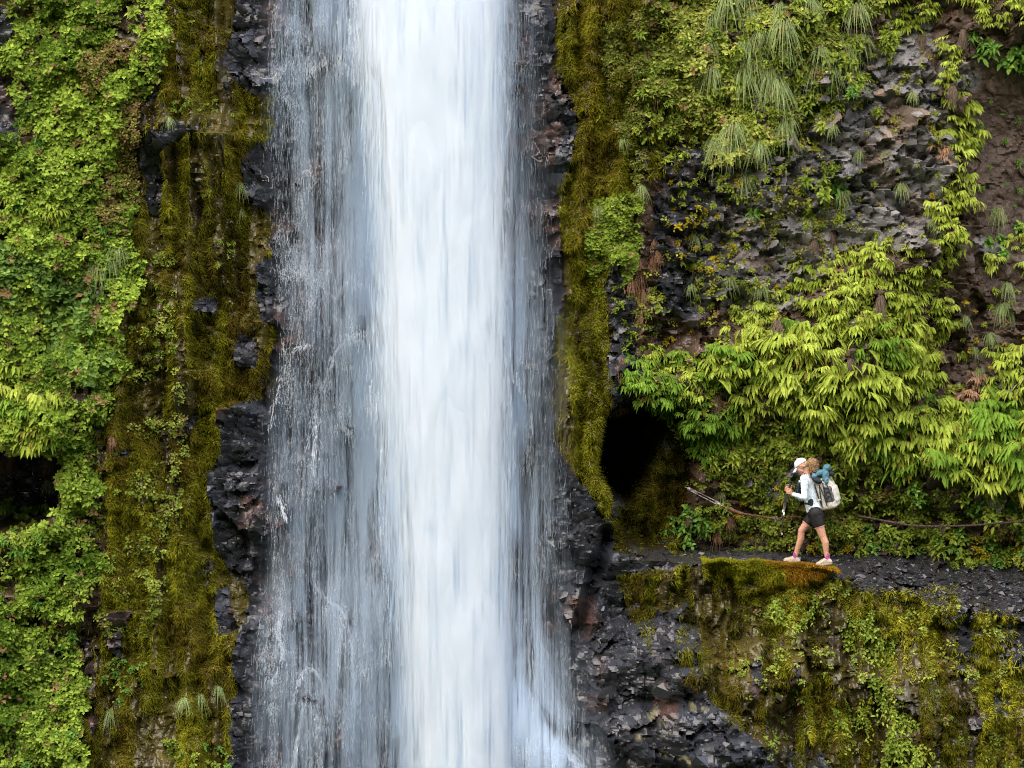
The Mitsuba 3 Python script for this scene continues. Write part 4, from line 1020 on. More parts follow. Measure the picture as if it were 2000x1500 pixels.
r = np.random.default_rng(701)
for name, rgb, rough in (('stone_wet', (.016, .018, .022), .25), ('stone_grey', (.15, .148, .148), .6), ('stone_brown', (.17, .12, .09), .65), ('stone_pale', (.25, .225, .195), .7)):
    def fn(p, n, uv, rgb=rgb):
        return mi.Color3f(rgb) * (.6 + .8 * fbm(p.x * 22, p.y * 22, p.z * 22, 3))
    scene[name + '_material'] = {'type': 'twosided', 'bsdf': {'type': 'principled', 'base_color': proc(fn), 'roughness': rough, 'specular': .6}}


def stones(holder, outline, n, size, mats, flat, sink, tilt=40):
    for p in spread(outline, n):
        m = stone(r, r.uniform(*size), flat)
        m.apply_transform(trimesh.transformations.rotation_matrix(math.radians(r.uniform(-tilt, tilt)), unit(r.normal(0, 1, 3))))
        m.apply_translation(p + np.array([0, sink, 0]))
        scene[numbered(holder + '__stone')] = mikit.ply(m, mats[r.integers(len(mats))] + '_material')


stones('cliff', [(1660, 200), (1720, 100), (1840, 110), (1850, 250), (1800, 300), (1700, 280)], 26, (.07, .17), ('stone_grey', 'stone_pale', 'stone_brown', 'stone_grey'), .6, .05)
stones('cliff', [(1420, 420), (1560, 300), (1700, 300), (1800, 320), (1790, 450), (1640, 460), (1520, 570), (1400, 600)], 54, (.06, .16), ('stone_grey', 'stone_grey', 'stone_grey', 'stone_brown'), .55, .05)
stones('cliff', [(1300, 420), (1400, 440), (1390, 600), (1330, 660), (1280, 560)], 24, (.05, .11), ('stone_grey', 'stone_wet', 'stone_grey'), .6, .04)
stones('cliff', [(1000, 100), (1060, 100), (1120, 290), (1080, 360), (1100, 520), (1080, 600), (1030, 400)], 12, (.05, .11), ('stone_wet',), .65, .04)
stones('cliff', [(1060, 900), (1140, 940), (1180, 1090), (1190, 1250), (1100, 1250)], 16, (.07, .17), ('stone_wet',), .7, .04)
stones('cliff', [(1100, 1260), (1280, 1300), (1450, 1450), (1400, 1500), (1130, 1490)], 18, (.10, .24), ('stone_wet',), .6, .06)
stones('cliff', [(420, 940), (500, 820), (520, 1180), (440, 1120)], 14, (.07, .16), ('stone_wet',), .8, .04)
stones('cliff', [(470, 1250), (520, 1200), (520, 1500), (460, 1490)], 10, (.06, .13), ('stone_wet',), .7, .04)
stones('cliff', [(460, 20), (520, 20), (520, 180), (440, 180)], 10, (.05, .11), ('stone_wet',), .7, .03)
stones('trail', [(1640, 1105), (1800, 1090), (2000, 1110), (2000, 1190), (1850, 1165), (1700, 1140)], 90, (.05, .13), ('stone_wet',), .6, .02, 25)
stones('trail', [(1650, 1130), (1850, 1165), (2000, 1190), (2000, 1230), (1850, 1200), (1700, 1160)], 40, (.05, .12), ('stone_wet',), .6, .03, 40)
stones('trail', [(1300, 1068), (1500, 1076), (1640, 1085), (1640, 1100), (1450, 1090), (1300, 1082)], 40, (.04, .10), ('stone_wet',), .6, .0, 30)
g, _ = on_wall(r, patch([(1300, 1060), (1560, 1075), (1800, 1075), (2080, 1095), (2080, 1235), (1850, 1205), (1700, 1160), (1560, 1115), (1300, 1090)], -.7), 12000, .05)
k = stone(r, 1.0, .6)
V = np.asarray(k.vertices)
ang = r.uniform(0, 6.28, len(g))
R = np.zeros((len(g), 3, 3))
R[:, 0, 0], R[:, 0, 1], R[:, 1, 0], R[:, 1, 1], R[:, 2, 2] = np.cos(ang), -np.sin(ang), np.sin(ang), np.cos(ang), 1
vv = np.einsum('nij,kj->nki', R, V) * (r.gamma(2.5, .010, (len(g), 1, 1)) + .008) * r.uniform(.6, 1.2, (len(g), 1, 3)) + g[:, None]
ff = (np.asarray(k.faces)[None] + np.arange(len(g))[:, None, None] * len(V)).reshape(-1, 3)
add('gravel', (vv.reshape(-1, 3), ff), 'stone_wet_material', 'wet dark gravel and chips lying on the right half of the trail', 'gravel', kind='stuff')


# the orange moss cushion on the lip in front of the walker
def orange_tone(p, gold, dark):
    a = nz(p[:, 0] * 3, p[:, 2] * 5, p[:, 1] * 3, 3, 331)[:, None]
    return lerp(np.array([.30, .165, .018]), np.array([.25, .26, .018]), sstep(.36 + .0 * a, .62, a + .35 * sstep(4.0, 3.2, p[:, :1]))) * (.75 + .5 * nz(p[:, 0] * 11, p[:, 2] * 11, p[:, 1] * 9, 2, 332)[:, None])


xs = np.linspace(at(1375, 1100, -1.1)[0], at(1634, 1100, -1.1)[0], 90)
UP_ = np.array([0, 0, 1.0])
ths = np.linspace(-.5, np.pi * .95, 40)
ridge = np.stack([np.interp(xs, at(np.array([1375, 1400, 1470, 1540, 1600, 1634]), 1100, -1.1)[:, 0], at(1500, np.array([1093, 1091, 1095, 1098, 1101, 1107]), -1.12)[:, 2])], 0)[0]
TH, XX = np.meshgrid(ths, xs)
fall = np.interp(XX, at(np.array([1375, 1410, 1470, 1540, 1590, 1634]), 1100, -1.1)[:, 0], [.15, .30, .62, .58, .42, .20])
fall = fall * (.55 + .9 * nz(XX * 3.2, 0, 1, 3, 338))
ridge = ridge + .09 * (nz(xs * 3, 0, 2, 3, 343) - .5)
ends = np.clip(1 - np.abs((XX - xs.mean()) / (xs[-1] - xs[0]) * 2) ** 6, .02, 1)
front_y = np.interp(xs, xs, wall(xs, ridge - .25))[:, None]
bump_ = .07 * (nz(XX * 4, TH * 1.2, 1, 3, 336) - .5)
ZZ = np.interp(XX, xs, ridge) - np.where(TH < np.pi / 2, .14 * (1 - np.sin(np.clip(TH, -.5, np.pi / 2))), fall * (1 - np.sin(np.clip(TH, np.pi / 2, np.pi)))) * ends - (1 - ends) * .06 + bump_ * .5
w_ = wall(XX, ZZ)
bulge = .06 + .20 * (nz(XX * 2.6, ZZ * 5, 4, 3, 341) + .15)
YY = np.where(TH < np.pi / 2, lerp(-.92, np.minimum(front_y, -1.12) - bulge, np.clip(TH / (np.pi / 2), 0, 1)), lerp(np.minimum(front_y, -1.12) - bulge, w_ + .10, np.clip((TH - np.pi / 2) / (np.pi * .45), 0, 1) ** 3.2)) - bump_
mp = np.stack([XX, YY, ZZ], -1).reshape(-1, 3)
ii, jj = np.meshgrid(np.arange(89), np.arange(39), indexing='ij')
q = np.stack([ii * 40 + jj, ii * 40 + jj + 1, ii * 40 + jj + 41, ii * 40 + jj + 40], -1).reshape(-1, 4)
mesh_ = trimesh.Trimesh(mp, np.vstack([q[:, [0, 1, 2]], q[:, [0, 2, 3]]]), process=False)
sp, fi = trimesh.sample.sample_surface(mesh_, 52000, seed=337)
low_ = np.clip((np.interp(sp[:, 0], xs, ridge) - sp[:, 2] - .05) / .15, 0, 1)[:, None]
nn = mesh_.face_normals[fi]
nn = nn * np.sign(nn[:, 1:2] * -1 + nn[:, 2:3])
dd = unit(nn * .8 + np.array([0, -.1, -.25]) + r.normal(0, .4, sp.shape))
v, f = spikes(sp - nn * .01, sp + unit(dd - UP_ * .9 * low_) * r.uniform(.02, .055, (len(sp), 1)) * (1 + 1.6 * low_), unit(np.cross(dd, r.normal(0, 1, sp.shape))) * r.uniform(.004, .008, (len(sp), 1)))
col_ = np.vstack([orange_tone(mp, 0, 0) * .5, np.repeat(orange_tone(sp, 0, 0) * r.uniform(.6, 1.35, (len(sp), 1)), 3, 0)])
add('orange_moss', (np.vstack([mp, v]), np.vstack([mesh_.faces, f + len(mp)])), 'moss_material', 'thick orange and gold moss cushion on the trail edge at the walker\'s feet', 'moss', kind='stuff', color=np.clip(col_, 0, 1))

moss('orange_moss_001', [(patch([(1375, 1098), (1500, 1110), (1640, 1112), (1640, 1150), (1590, 1175), (1520, 1190), (1470, 1185), (1420, 1150), (1380, 1130)], -1.25), .12)], 16000, 'ragged gold and rust moss hanging below the orange cushion', 339, length=(.03, .10), tone=lambda p, g_, d_: lerp(orange_tone(p, 0, 0), moss_tone(p, .12, 0), sstep(.35, .6, nz(p[:, 0] * 2, p[:, 2] * 4, 1, 2, 340))[:, None]), sparse=.22)

# ---------------------------------------------------------------- hand cable along the wall
def metal(name, rgb, rough, rust):
    def fn(p, n, uv):
        return mix(rgb, rust, smoothstep(.42, .62, fbm(p.x * 30, p.y * 30, p.z * 30, 3)))
    scene[name] = {'type': 'twosided', 'bsdf': {'type': 'principled', 'base_color': proc(fn), 'roughness': rough, 'metallic': .5, 'specular': .5}}


metal('galvanised_material', (.30, .29, .28), .45, (.15, .11, .09))
metal('rust_material', (.20, .10, .065), .7, (.10, .055, .04))
metal('wire_material', (.12, .075, .055), .6, (.05, .045, .045))


def wall_line(pts, off=.12, n=40):
    a = spot(np.array([q[0] for q in pts]), np.array([q[1] for q in pts]))
    return a


def plane_line(pts, y0, y1=None):
    y = np.linspace(y0, y0 if y1 is None else y1, len(pts))
    return at(np.array([q[0] for q in pts]), np.array([q[1] for q in pts]), y)


def twisted(path, radius, n, turns, strands=2):
    c = spline(path, n)
    t = unit(np.gradient(c, axis=0))
    a = unit(np.cross(t, [0, 0.3, 1.0]))
    b = np.cross(t, a)
    th = np.linspace(0, turns * 2 * np.pi, n)
    return joined([tube(c + radius * (np.cos(th + s)[:, None] * a + np.sin(th + s)[:, None] * b), radius, 6) for s in np.arange(strands) * 2 * np.pi / strands])


A, Bp = plane_line([(1338, 951), (1421, 993)], -.22, -.30)
ax = unit(Bp - A)
up = unit(np.cross(ax, [0, 1, 0]))
tag('turnbuckle', 'long grey metal turnbuckle slanting down the wall right of the tunnel mouth', 'turnbuckle')
L = np.linalg.norm(Bp - A)
for s in (-1, 1):
    add(numbered('turnbuckle__rod'), tube([A + ax * .08 * L + up * .016 * s, A + ax * .80 * L + up * .020 * s], .009, 10), 'galvanised_material')
add('turnbuckle__screw', tube([A, A + ax * .30 * L], .008, 8), 'galvanised_material')
add('turnbuckle__screw_001', tube([A + ax * .70 * L, Bp], .009, 8), 'galvanised_material')
for q in (.09, .79):
    add(numbered('turnbuckle__end_block'), tube([A + ax * (q - .03) * L, A + ax * (q + .03) * L], [.026, .030], 10), 'galvanised_material')
th = np.linspace(0, 2 * np.pi, 20)
add('turnbuckle__eye', tube(Bp + ax * .03 + .028 * (np.cos(th)[:, None] * ax + np.sin(th)[:, None] * up), .008, 6, False), 'galvanised_material')
tag('cable', 'rusty twisted wire rope sagging from the turnbuckle to the anchor before the walker', 'cable')
add('cable__rope', twisted(plane_line([(1423, 995), (1440, 1001), (1468, 1006), (1500, 1011), (1518, 1014)], -.30, -.30), .009, 160, 26), 'rust_material')
add('cable__splice', twisted(plane_line([(1421, 992), (1434, 998), (1450, 1004)], -.32, -.31), .014, 80, 9, 3), 'rust_material')
add('cable__clamp', joined([tube(plane_line([(1513 + k * 4, 1008), (1515 + k * 4, 1019)], -.33), .012, 8) for k in (0, 1)]), 'galvanised_material')
add('cable__loop', tube(spline(plane_line([(1519, 1014), (1530, 1019), (1540, 1020), (1546, 1014), (1541, 1008), (1530, 1010), (1519, 1013)], -.29), 40), .009, 6), 'rust_material')
tag('anchor', 'rusty steel anchor bar and plate that hold the cable in front of the walker', 'anchor')
c0_, c1_ = plane_line([(1546, 1012), (1558, 985)], -.27, .05)
add('anchor__bar', tube([c0_, c1_], .016, 8), 'rust_material')
add('anchor__plate', trimesh.creation.box((.07, .02, .11), T_ := trimesh.transformations.translation_matrix(lerp(c0_, c1_, .55))), 'rust_material')
add('anchor__shackle', tube(spline(plane_line([(1540, 1009), (1556, 1010), (1572, 1012), (1590, 1011)], -.26, -.2), 20), .010, 6), 'rust_material')
tag('cable_001', 'dark wire rope sagging along the plants behind the walker to the right edge', 'cable')
add('cable_001__rope', twisted(plane_line([(1676, 1008), (1705, 1013), (1740, 1020), (1780, 1026), (1830, 1028), (1880, 1027), (1950, 1022), (2060, 1012)], -.52, -.62), .009, 420, 74), 'wire_material')
add('cable_001__rope_001', twisted(plane_line([(1730, 1018), (1760, 1022), (1790, 1028), (1830, 1029)], -.55, -.57), .008, 120, 18), 'wire_material')

# ---------------------------------------------------------------- the walker
M3 = m3.Manifold


def ball(c, rad, seg=20):
    return M3.sphere(float(rad), seg).translate([float(q) for q in c])


def ell(c, fx, fy, fz):
    """An ellipsoid with these three half-axis vectors."""
    m = np.column_stack([fx, fy, fz, c])
    return M3.sphere(1.0, 28).transform(m)


def bone(p, q, rp, rq):
    return M3.batch_hull([ball(p, rp), ball(q, rq)])


def chain(ps, rs):
    return [bone(ps[k], ps[k + 1], rs[k], rs[k + 1]) for k in range(len(ps) - 1)]


def flesh(parts, length=.010, rounds=14):
    m = M3.batch_boolean(parts, m3.OpType.Add).refine_to_length(length).to_mesh()
    t = trimesh.Trimesh(m.vert_properties[:, :3], m.tri_verts, process=True)
    trimesh.smoothing.filter_taubin(t, lamb=.5, nu=.53, iterations=rounds)
    return t


def crumple(t, amp, freq, seed, stretch=(1, 1, 1)):
    p = np.asarray(t.vertices) * freq * np.array(stretch)
    t = t.copy()
    t.vertices = t.vertices + t.vertex_normals * ((nz(p[:, 0], p[:, 1], p[:, 2], 3, seed) - .5) * 2 * amp)[:, None]
    return t


def plain(name, rgb, rough=.7, vary=.12, freq=40, **more):
    def fn(p, n, uv):
        return mi.Color3f(rgb) * (1 - vary + 2 * vary * fbm(p.x * freq, p.y * freq, p.z * freq, 2))
    scene[name] = {'type': 'twosided', 'bsdf': {'type': 'principled', 'base_color': proc(fn), 'roughness': rough, **more}}


plain('skin_material', (.52, .28, .195), .5, .08, 25, specular=.4)
plain('lip_material', (.45, .17, .14), .45)
plain('shirt_material', (.62, .74, .84), .8, .06, 60)
plain('shorts_material', (.005, .0055, .007), .7, .2)
plain('hem_material', (.55, .33, .26), .7)
plain('sock_material', (.30, .06, .22), .9, .25, 120)
plain('shoe_material', (.40, .35, .28), .75, .12)
plain('sole_material', (.42, .37, .29), .8)
plain('cap_material', (.62, .72, .84), .75, .05)
plain('hair_material', (.36, .23, .12), .5, .4, 60)
plain('pack_material', (.62, .60, .55), .75, .10, 30)
plain('pack_base_material', (.24, .17, .11), .8, .1)
plain('webbing_material', (.018, .020, .026), .7, .2)
plain('net_material', (.10, .105, .115), .6, .5, 90)
plain('jacket_material', (.06, .17, .23), .7, .12, 50)
plain('dark_cloth_material', (.014, .020, .032), .8, .2)
plain('grip_material', (.015, .015, .016), .7, .2)
plain('white_material', (.75, .75, .73), .5)
scene['pole_material'] = {'type': 'twosided', 'bsdf': {'type': 'principled', 'base_color': {'type': 'rgb', 'value': [.30, .30, .31]}, 'metallic': .7, 'roughness': .35}}
scene['eye_material'] = {'type': 'principled', 'base_color': {'type': 'rgb', 'value': [.06, .04, .03]}, 'roughness': .15}

Y0 = -.62


def J(px, py, dy=0.0):
    return at(px, py, Y0 + dy)


BF = np.array([-math.cos(.36), math.sin(.36), 0])            # the way the body faces: left and a little away
BL = np.array([-BF[1], BF[0], 0])                            # its left, towards the camera
UZ = np.array([0, 0, 1.0])
hip = J(1592.5, 1003, .02)
hip_l, hip_r = hip + BL * .085 - BF * .02, hip - BL * .085 + BF * .01
waist, chest, neck = J(1585, 980), J(1577, 951), J(1574.5, 927)
sh_l, sh_r = J(1571, 935, -.17), J(1577, 934, .17)
el_l, wr_l = J(1570.5, 972, -.22), J(1546.5, 965.5, -.20)
el_r, wr_r = J(1566, 974, .20), J(1549, 964, .10)
kn_f, an_f = J(1565, 1037, .10), J(1553.5, 1088, .13)         # far leg, in front
kn_b, an_b = J(1606.5, 1046, -.10), J(1616, 1091, -.12)       # near leg, behind
head = J(1566.0, 910.5, .01)
tilt = math.radians(36)
HF = BF * math.cos(tilt) - UZ * math.sin(tilt)
HU = BF * math.sin(tilt) + UZ * math.cos(tilt)
HL = BL


def hp(f, l, u):
    return head + HF * f + HL * l + HU * u


grip_axis = unit(J(1543.3, 946) - J(1534.5, 985))
POLE = J(1540.2, 959.5, -.205)


def hand(wrist, pole, side, toward):
    """A fist closed round the pole: palm, four curled fingers of different lengths, the thumb on top. toward: from the pole to the back of the hand."""
    fwd = unit(pole - wrist - grip_axis * ((pole - wrist) @ grip_axis))
    nrm = unit(toward - grip_axis * (toward @ grip_axis) - fwd * (toward @ fwd))
    parts, knuckles = [], []
    for k, (off, ln) in enumerate(((.034, .95), (.012, 1.05), (-.010, 1.0), (-.030, .82))):
        kn = pole + grip_axis * off - fwd * .012 + nrm * .030
        knuckles.append(kn)
        a = pole + grip_axis * (off - .002) + fwd * .030 * ln + nrm * .018
        b = pole + grip_axis * (off - .004) + fwd * .022 * ln - nrm * .020
        c = pole + grip_axis * (off - .004) - fwd * .006 - nrm * .026 * ln
        parts += chain([kn, a, b, c], [.0105, .0092, .0085, .0075])
    palm = M3.batch_hull([ball(wrist, .021)] + [ball(k_ - fwd * .004, .0115) for k_ in knuckles] + [ball(pole - fwd * .026 + grip_axis * s - nrm * .002, .012) for s in (.028, -.026)])
    t0 = wrist + fwd * .018 + grip_axis * .018 - nrm * .006
    thumb = chain([t0, pole - fwd * .022 + grip_axis * .046 - nrm * .014, pole + fwd * .006 + grip_axis * .060 - nrm * .022, pole + fwd * .026 + grip_axis * .056 - nrm * .012], [.0135, .0115, .010, .0085])
    return [palm] + parts + thumb


skull = ell(hp(0, 0, .012), HF * .098, HL * .076, HU * .103)
face = M3.batch_hull([ball(hp(.072, 0, -.088), .020), ball(hp(.030, .046, -.062), .022), ball(hp(.030, -.046, -.062), .022), ball(hp(.060, .036, -.020), .026), ball(hp(.060, -.036, -.020), .026), ball(hp(.074, 0, .030), .022)])
nose = M3.batch_hull([ball(hp(.093, 0, .008), .008), ball(hp(.110, 0, -.028), .010), ball(hp(.094, .011, -.032), .008), ball(hp(.094, -.011, -.032), .008)])
ears = [ell(hp(-.004, s * .074, -.012), HF * .017 + HU * .004, HL * s * .010 + HF * .004, HU * .030) for s in (1, -1)]
foot_dir_f, foot_dir_b = unit(BF + UZ * .10), unit(BF + np.array([0, .10, -.16]))


def lower_leg(kn, an):
    mid = lerp(kn, an, .30) - BF * .022
    return chain([kn, mid, lerp(kn, an, .72), an], [.052, .053, .038, .033])


skin = [skull, face, nose, *ears, *chain([hp(-.03, 0, -.06), neck], [.050, .058]),
        *chain([neck, chest, waist, hip], [.06, .095, .090, .105]), bone(hip_l, hip_r, .085, .085), bone(sh_l, sh_r, .05, .05),
        *chain([sh_l, el_l, wr_l], [.046, .034, .022]), *chain([sh_r, el_r, wr_r], [.046, .034, .022]),
        *chain([hip_r, lerp(hip_r, kn_f, .45), kn_f], [.088, .074, .054]), *lower_leg(kn_f, an_f), *chain([hip_l, lerp(hip_l, kn_b, .45), kn_b], [.088, .076, .056]), *lower_leg(kn_b, an_b),
        bone(an_f, an_f + foot_dir_f * .12 - UZ * .05, .032, .024), bone(an_b, an_b + foot_dir_b * .12 - UZ * .04, .032, .024),
        *hand(wr_l, POLE, 1, -np.array([0, 1.0, 0])), *hand(wr_r, POLE + np.array([.012, .26, .02]), -1, np.array([0, 1.0, 0]))]
tag('person', 'walker in white cap, pale blue shirt and black shorts striding left along the ledge', 'person')
add('person__body', flesh(skin, .0075, 10), 'skin_material', smooth=True)
add('person__lips', flesh([bone(hp(.094, .014, -.056), hp(.094, -.014, -.056), .007, .007), bone(hp(.092, .012, -.064), hp(.092, -.012, -.064), .007, .007)], .004, 4), 'lip_material', smooth=True)
for s in (1, -1):
    add(numbered('person__eye'), trimesh.creation.icosphere(2, .010).apply_translation(hp(.083, s * .032, .004)), 'eye_material', smooth=True)
    add(numbered('person__eyebrow'), flesh([bone(hp(.090, s * .020, .024), hp(.080, s * .046, .022), .004, .003)], .004, 3), 'hair_material', smooth=True)

# shirt, shorts, socks, shoes
shirt = [*chain([neck - UZ * .022, chest, waist, lerp(waist, hip, .35)], [.066, .112, .106, .118]), bone(lerp(waist, hip, .35), lerp(waist, hip, .62), .118, .124), bone(sh_l, sh_r, .064, .064),
         M3.batch_hull([ball(sh_l, .055), ball(sh_r, .055), ball(chest, .10), ball(chest + BF * .035 - UZ * .01, .085)]),
         *chain([sh_l, lerp(sh_l, el_l, .6), el_l, lerp(el_l, wr_l, .94)], [.060, .050, .045, .030]), *chain([sh_r, el_r, lerp(el_r, wr_r, .94)], [.060, .046, .030])]
t = crumple(crumple(flesh(shirt, .010, 8), .010, 9, 801, (1, 1, 1.6)), .004, 26, 802)
add('person__shirt', t, 'shirt_material', 'pale blue long sleeved shirt', smooth=True)


def thigh(h, k, e, r0, r1):
    return chain([h, lerp(h, k, e)], [r0, r1])


shorts = [bone(hip_l + UZ * .01, hip_r + UZ * .01, .112, .112), bone(lerp(waist, hip, .55), hip, .116, .122), ball(hip - BF * .045 + BL * .05 - UZ * .02, .100), ball(hip - BF * .045 - BL * .05 - UZ * .02, .100), *thigh(hip_r, kn_f, .48, .110, .090), *thigh(hip_l, kn_b, .44, .110, .094)]
add('person__shorts', crumple(flesh(shorts, .011, 8), .004, 14, 803), 'shorts_material', 'tight black shorts', smooth=True)
for h, k, e, ra in ((hip_r, kn_f, .50, .092), (hip_l, kn_b, .46, .096)):
    d = unit(k - h)
    p = lerp(h, k, e) + d * ra * .55
    add(numbered('person__hem'), tube([p - d * .012, p + d * .002], [.083, .079], 28, False), 'hem_material', smooth=True)
for an, fd, heel in ((an_f, foot_dir_f, 0), (an_b, foot_dir_b, 1)):
    down = -UZ
    lat = unit(np.cross(fd, UZ))
    sock = flesh([bone(an + UZ * .055, an + down * .02, .037, .041)], .008, 4)
    add(numbered('person__sock'), sock, 'sock_material', 'purple pink sock', smooth=True)
    hl, ball_, toe = an - fd * .042 + down * .052, an + fd * .10 + down * .064, an + fd * .155 + down * .064
    upper = M3.batch_hull([ball(an + down * .018, .042), ball(hl, .036), ball(ball_ + lat * .014, .034), ball(ball_ - lat * .014, .034), ball(toe + UZ * .004, .026)])
    sole = M3.batch_hull([ball(hl + down * .022 - fd * .006, .030), ball(ball_ + lat * .02 + down * .020, .028), ball(ball_ - lat * .02 + down * .020, .028), ball(toe + down * .010 + fd * .014, .022)])
    key = numbered('person__shoe')
    add(key, crumple(flesh([upper], .008, 6), .003, 40, 805), 'shoe_material', 'cream trail shoe', smooth=True)
    add(key + '__sole', flesh([sole], .010, 4), 'sole_material', smooth=True)
    add(key + '__lace', joined([tube([an + fd * (.045 + k * .022) + lat * .022 - UZ * (.012 + .008 * k), an + fd * (.047 + k * .022) - UZ * (.004 + .008 * k), an + fd * (.045 + k * .022) - lat * .022 - UZ * (.012 + .008 * k)], .004, 5) for k in range(4)]), 'white_material')

# cap and curly hair
crown = ell(hp(-.004, 0, .030), HF * .108, HL * .086, HU * .100).trim_by_plane([float(q) for q in HU], float(hp(0, 0, .030) @ HU))
add('person__cap', flesh([crown], .008, 3), 'cap_material', 'white baseball cap', smooth=True)
bt, bs = np.meshgrid(np.linspace(0, 1, 10), np.linspace(-1, 1, 15))
brim = (hp(0, 0, .032) + HF * ((.088 + .088 * bt * (1 - .25 * bs ** 2)) * np.sqrt(np.clip(1 - .55 * bs ** 2, 0, 1)))[..., None] + HL * (bs * (.080 - .006 * bt))[..., None] - HU * (.020 * bs ** 2 + .030 * bt ** 1.5)[..., None])
bv = np.concatenate([brim.reshape(-1, 3), brim.reshape(-1, 3) - HU * .006])
k, kk = np.meshgrid(np.arange(14), np.arange(9), indexing='ij')
q = np.stack([k * 10 + kk, k * 10 + kk + 1, k * 10 + kk + 11, k * 10 + kk + 10], -1).reshape(-1, 4)
add('person__cap__brim', trimesh.Trimesh(bv, np.vstack([q[:, [0, 1, 2]], q[:, [0, 2, 3]], q[:, [2, 1, 0]] + 150, q[:, [3, 2, 0]] + 150])), 'cap_material', smooth=True)
add('person__cap__button', trimesh.creation.icosphere(1, .009).apply_translation(hp(-.004, 0, .131)), 'cap_material', smooth=True)
hr = np.random.default_rng(811)
bun = J(1586.0, 905.5, .02)
curls = [crumple(flesh([ell(bun, BF * .075, BL * .075, UZ * .088), ell(hp(-.07, 0, -.01), HF * .05, HL * .066, HU * .055), ell(bun - UZ * .05 + BF * .01, BF * .055, BL * .06, UZ * .06)], .011, 3), .020, 28, 812)]
for _ in range(230):
    d = unit(hr.normal(0, 1, 3))
    p = bun + d * np.array([.080, .078, .092]) + np.array([0, 0, -.012])
    if hr.uniform() < .25:
        p = p - UZ * hr.uniform(.02, .07)
    t = np.linspace(0, 1, 8)
    a1, a2 = unit(np.cross(d, hr.normal(0, 1, 3))), None
    a2 = np.cross(d, a1)
    w = hr.uniform(.008, .016)
    path = p + d * (t * hr.uniform(.01, .045))[:, None] + a1 * (w * np.cos(t * 9))[:, None] + a2 * (w * np.sin(t * 9))[:, None] - UZ * (.02 * t * t)[:, None]
    curls.append(tube(path, .0030, 4))
for s in (1, -1):
    curls.append(flesh([bone(hp(.02, s * .074, .018), hp(-.05, s * .070, -.03), .012, .02)], .008, 3))
add('person__hair', joined(curls), 'hair_material', 'curly brown hair gathered through the back of the cap')

# ---------------------------------------------------------------- backpack and what hangs on it
PU = unit(neck - hip + BF * .02)
PB = unit(-BF - PU * (-BF @ PU))
PL = np.cross(PU, PB)
PL = PL * np.sign(PL @ BL)
PC = J(1613.5, 961.5, .06)


def pk(b, l, u):
    return PC + 1.08 * (PB * b + PL * l + PU * u)


sack = M3.batch_hull([ball(pk(b, l, u), rad) for b, l, u, rad in [(-.105, s * .12, -.19, .045) for s in (1, -1)] + [(.085, s * .115, -.185, .05) for s in (1, -1)] + [(.095, s * .11, .02, .055) for s in (1, -1)] + [(-.11, s * .115, .17, .04) for s in (1, -1)] + [(.06, s * .10, .175, .05) for s in (1, -1)]])
tag('backpack', 'large cream hiking backpack with black webbing on the walker\'s back', 'backpack')
add('backpack__sack', crumple(crumple(flesh([sack], .012, 6), .010, 8, 821), .003, 30, 822), 'pack_material', smooth=True)
add('backpack__base', crumple(flesh([M3.batch_hull([ball(pk(b, s * .105, -.195), .05) for b in (-.085, .075) for s in (1, -1)])], .014, 5), .004, 20, 823), 'pack_base_material', 'brown bottom panel', smooth=True)
add('backpack__pocket', crumple(flesh([M3.batch_hull([ball(pk(b, .135, u), .042) for b, u in ((.035, -.10), (.095, -.10), (.100, .06), (.045, .07))])], .010, 4), .007, 18, 824), 'net_material', 'dark grey stretch side pocket', smooth=True)
add('backpack__pocket_001', crumple(flesh([M3.batch_hull([ball(pk(.130, l, u), .035) for l in (-.075, .075) for u in (-.13, .04)])], .012, 4), .006, 18, 825), 'pack_material', 'cream rear pocket', smooth=True)
add('backpack__roll_top', crumple(flesh([M3.batch_hull([ball(pk(b, s * .10, .195), .036) for b in (-.075, .05) for s in (1, -1)])], .012, 5), .007, 16, 826), 'pack_material', smooth=True)


def webbing(pts, wide=.011, mat='webbing_material'):
    c = spline(np.array([pk(*p) for p in pts]), 16)
    t = unit(np.gradient(c, axis=0))
    n = unit(np.tile(PL + .15 * PB, (16, 1)))
    sd = unit(np.cross(t, n)) * wide
    v = np.concatenate([c - sd, c + sd, c + sd + n * .006, c - sd + n * .006])
    i = np.arange(15)
    f = np.concatenate([np.stack([a * 16 + i, a * 16 + i + 1, b * 16 + i + 1, b * 16 + i], 1) for a, b in ((0, 1), (1, 2), (2, 3), (3, 0))])
    return trimesh.Trimesh(v, np.vstack([f[:, [0, 1, 2]], f[:, [0, 2, 3]]]))


o = .170
for pts, wd in (([(-.085, o, .17), (-.080, o, .0), (-.060, o + .004, -.16)], .010), ([(-.02, o, .14), (-.045, o + .006, -.02), (-.060, o + .006, -.18)], .008), ([(-.02, o, .14), (.005, o + .008, -.02), (.012, o + .008, -.17)], .008),
                ([(.035, o + .004, .16), (.03, o + .014, .06), (.028, o + .014, -.12)], .009), ([(.085, o - .01, .12), (.10, o + .008, 0), (.105, o + .006, -.13)], .009), ([(.030, o + .012, .09), (.07, o + .014, .08), (.12, o - .01, .07)], .008), ([(.030, o + .012, -.02), (.07, o + .014, .03), (.115, o - .005, -.02)], .006), ([(.030, o + .012, -.09), (.07, o + .014, -.04), (.115, o - .005, -.09)], .006)):
    add(numbered('backpack__strap'), webbing(pts, wd), 'webbing_material')
add('backpack__strap_008', webbing([(-.125, o - .035, .16), (-.125, o - .02, -.05), (-.115, o - .02, -.27)], .014), 'pack_material', 'loose cream strap hanging below the pack')
scene['backpack__strap_008']['bsdf'] = {'type': 'ref', 'id': 'pack_material'}
hb0, hb1 = pk(-.12, .15, -.14), J(1568, 979, -.14)
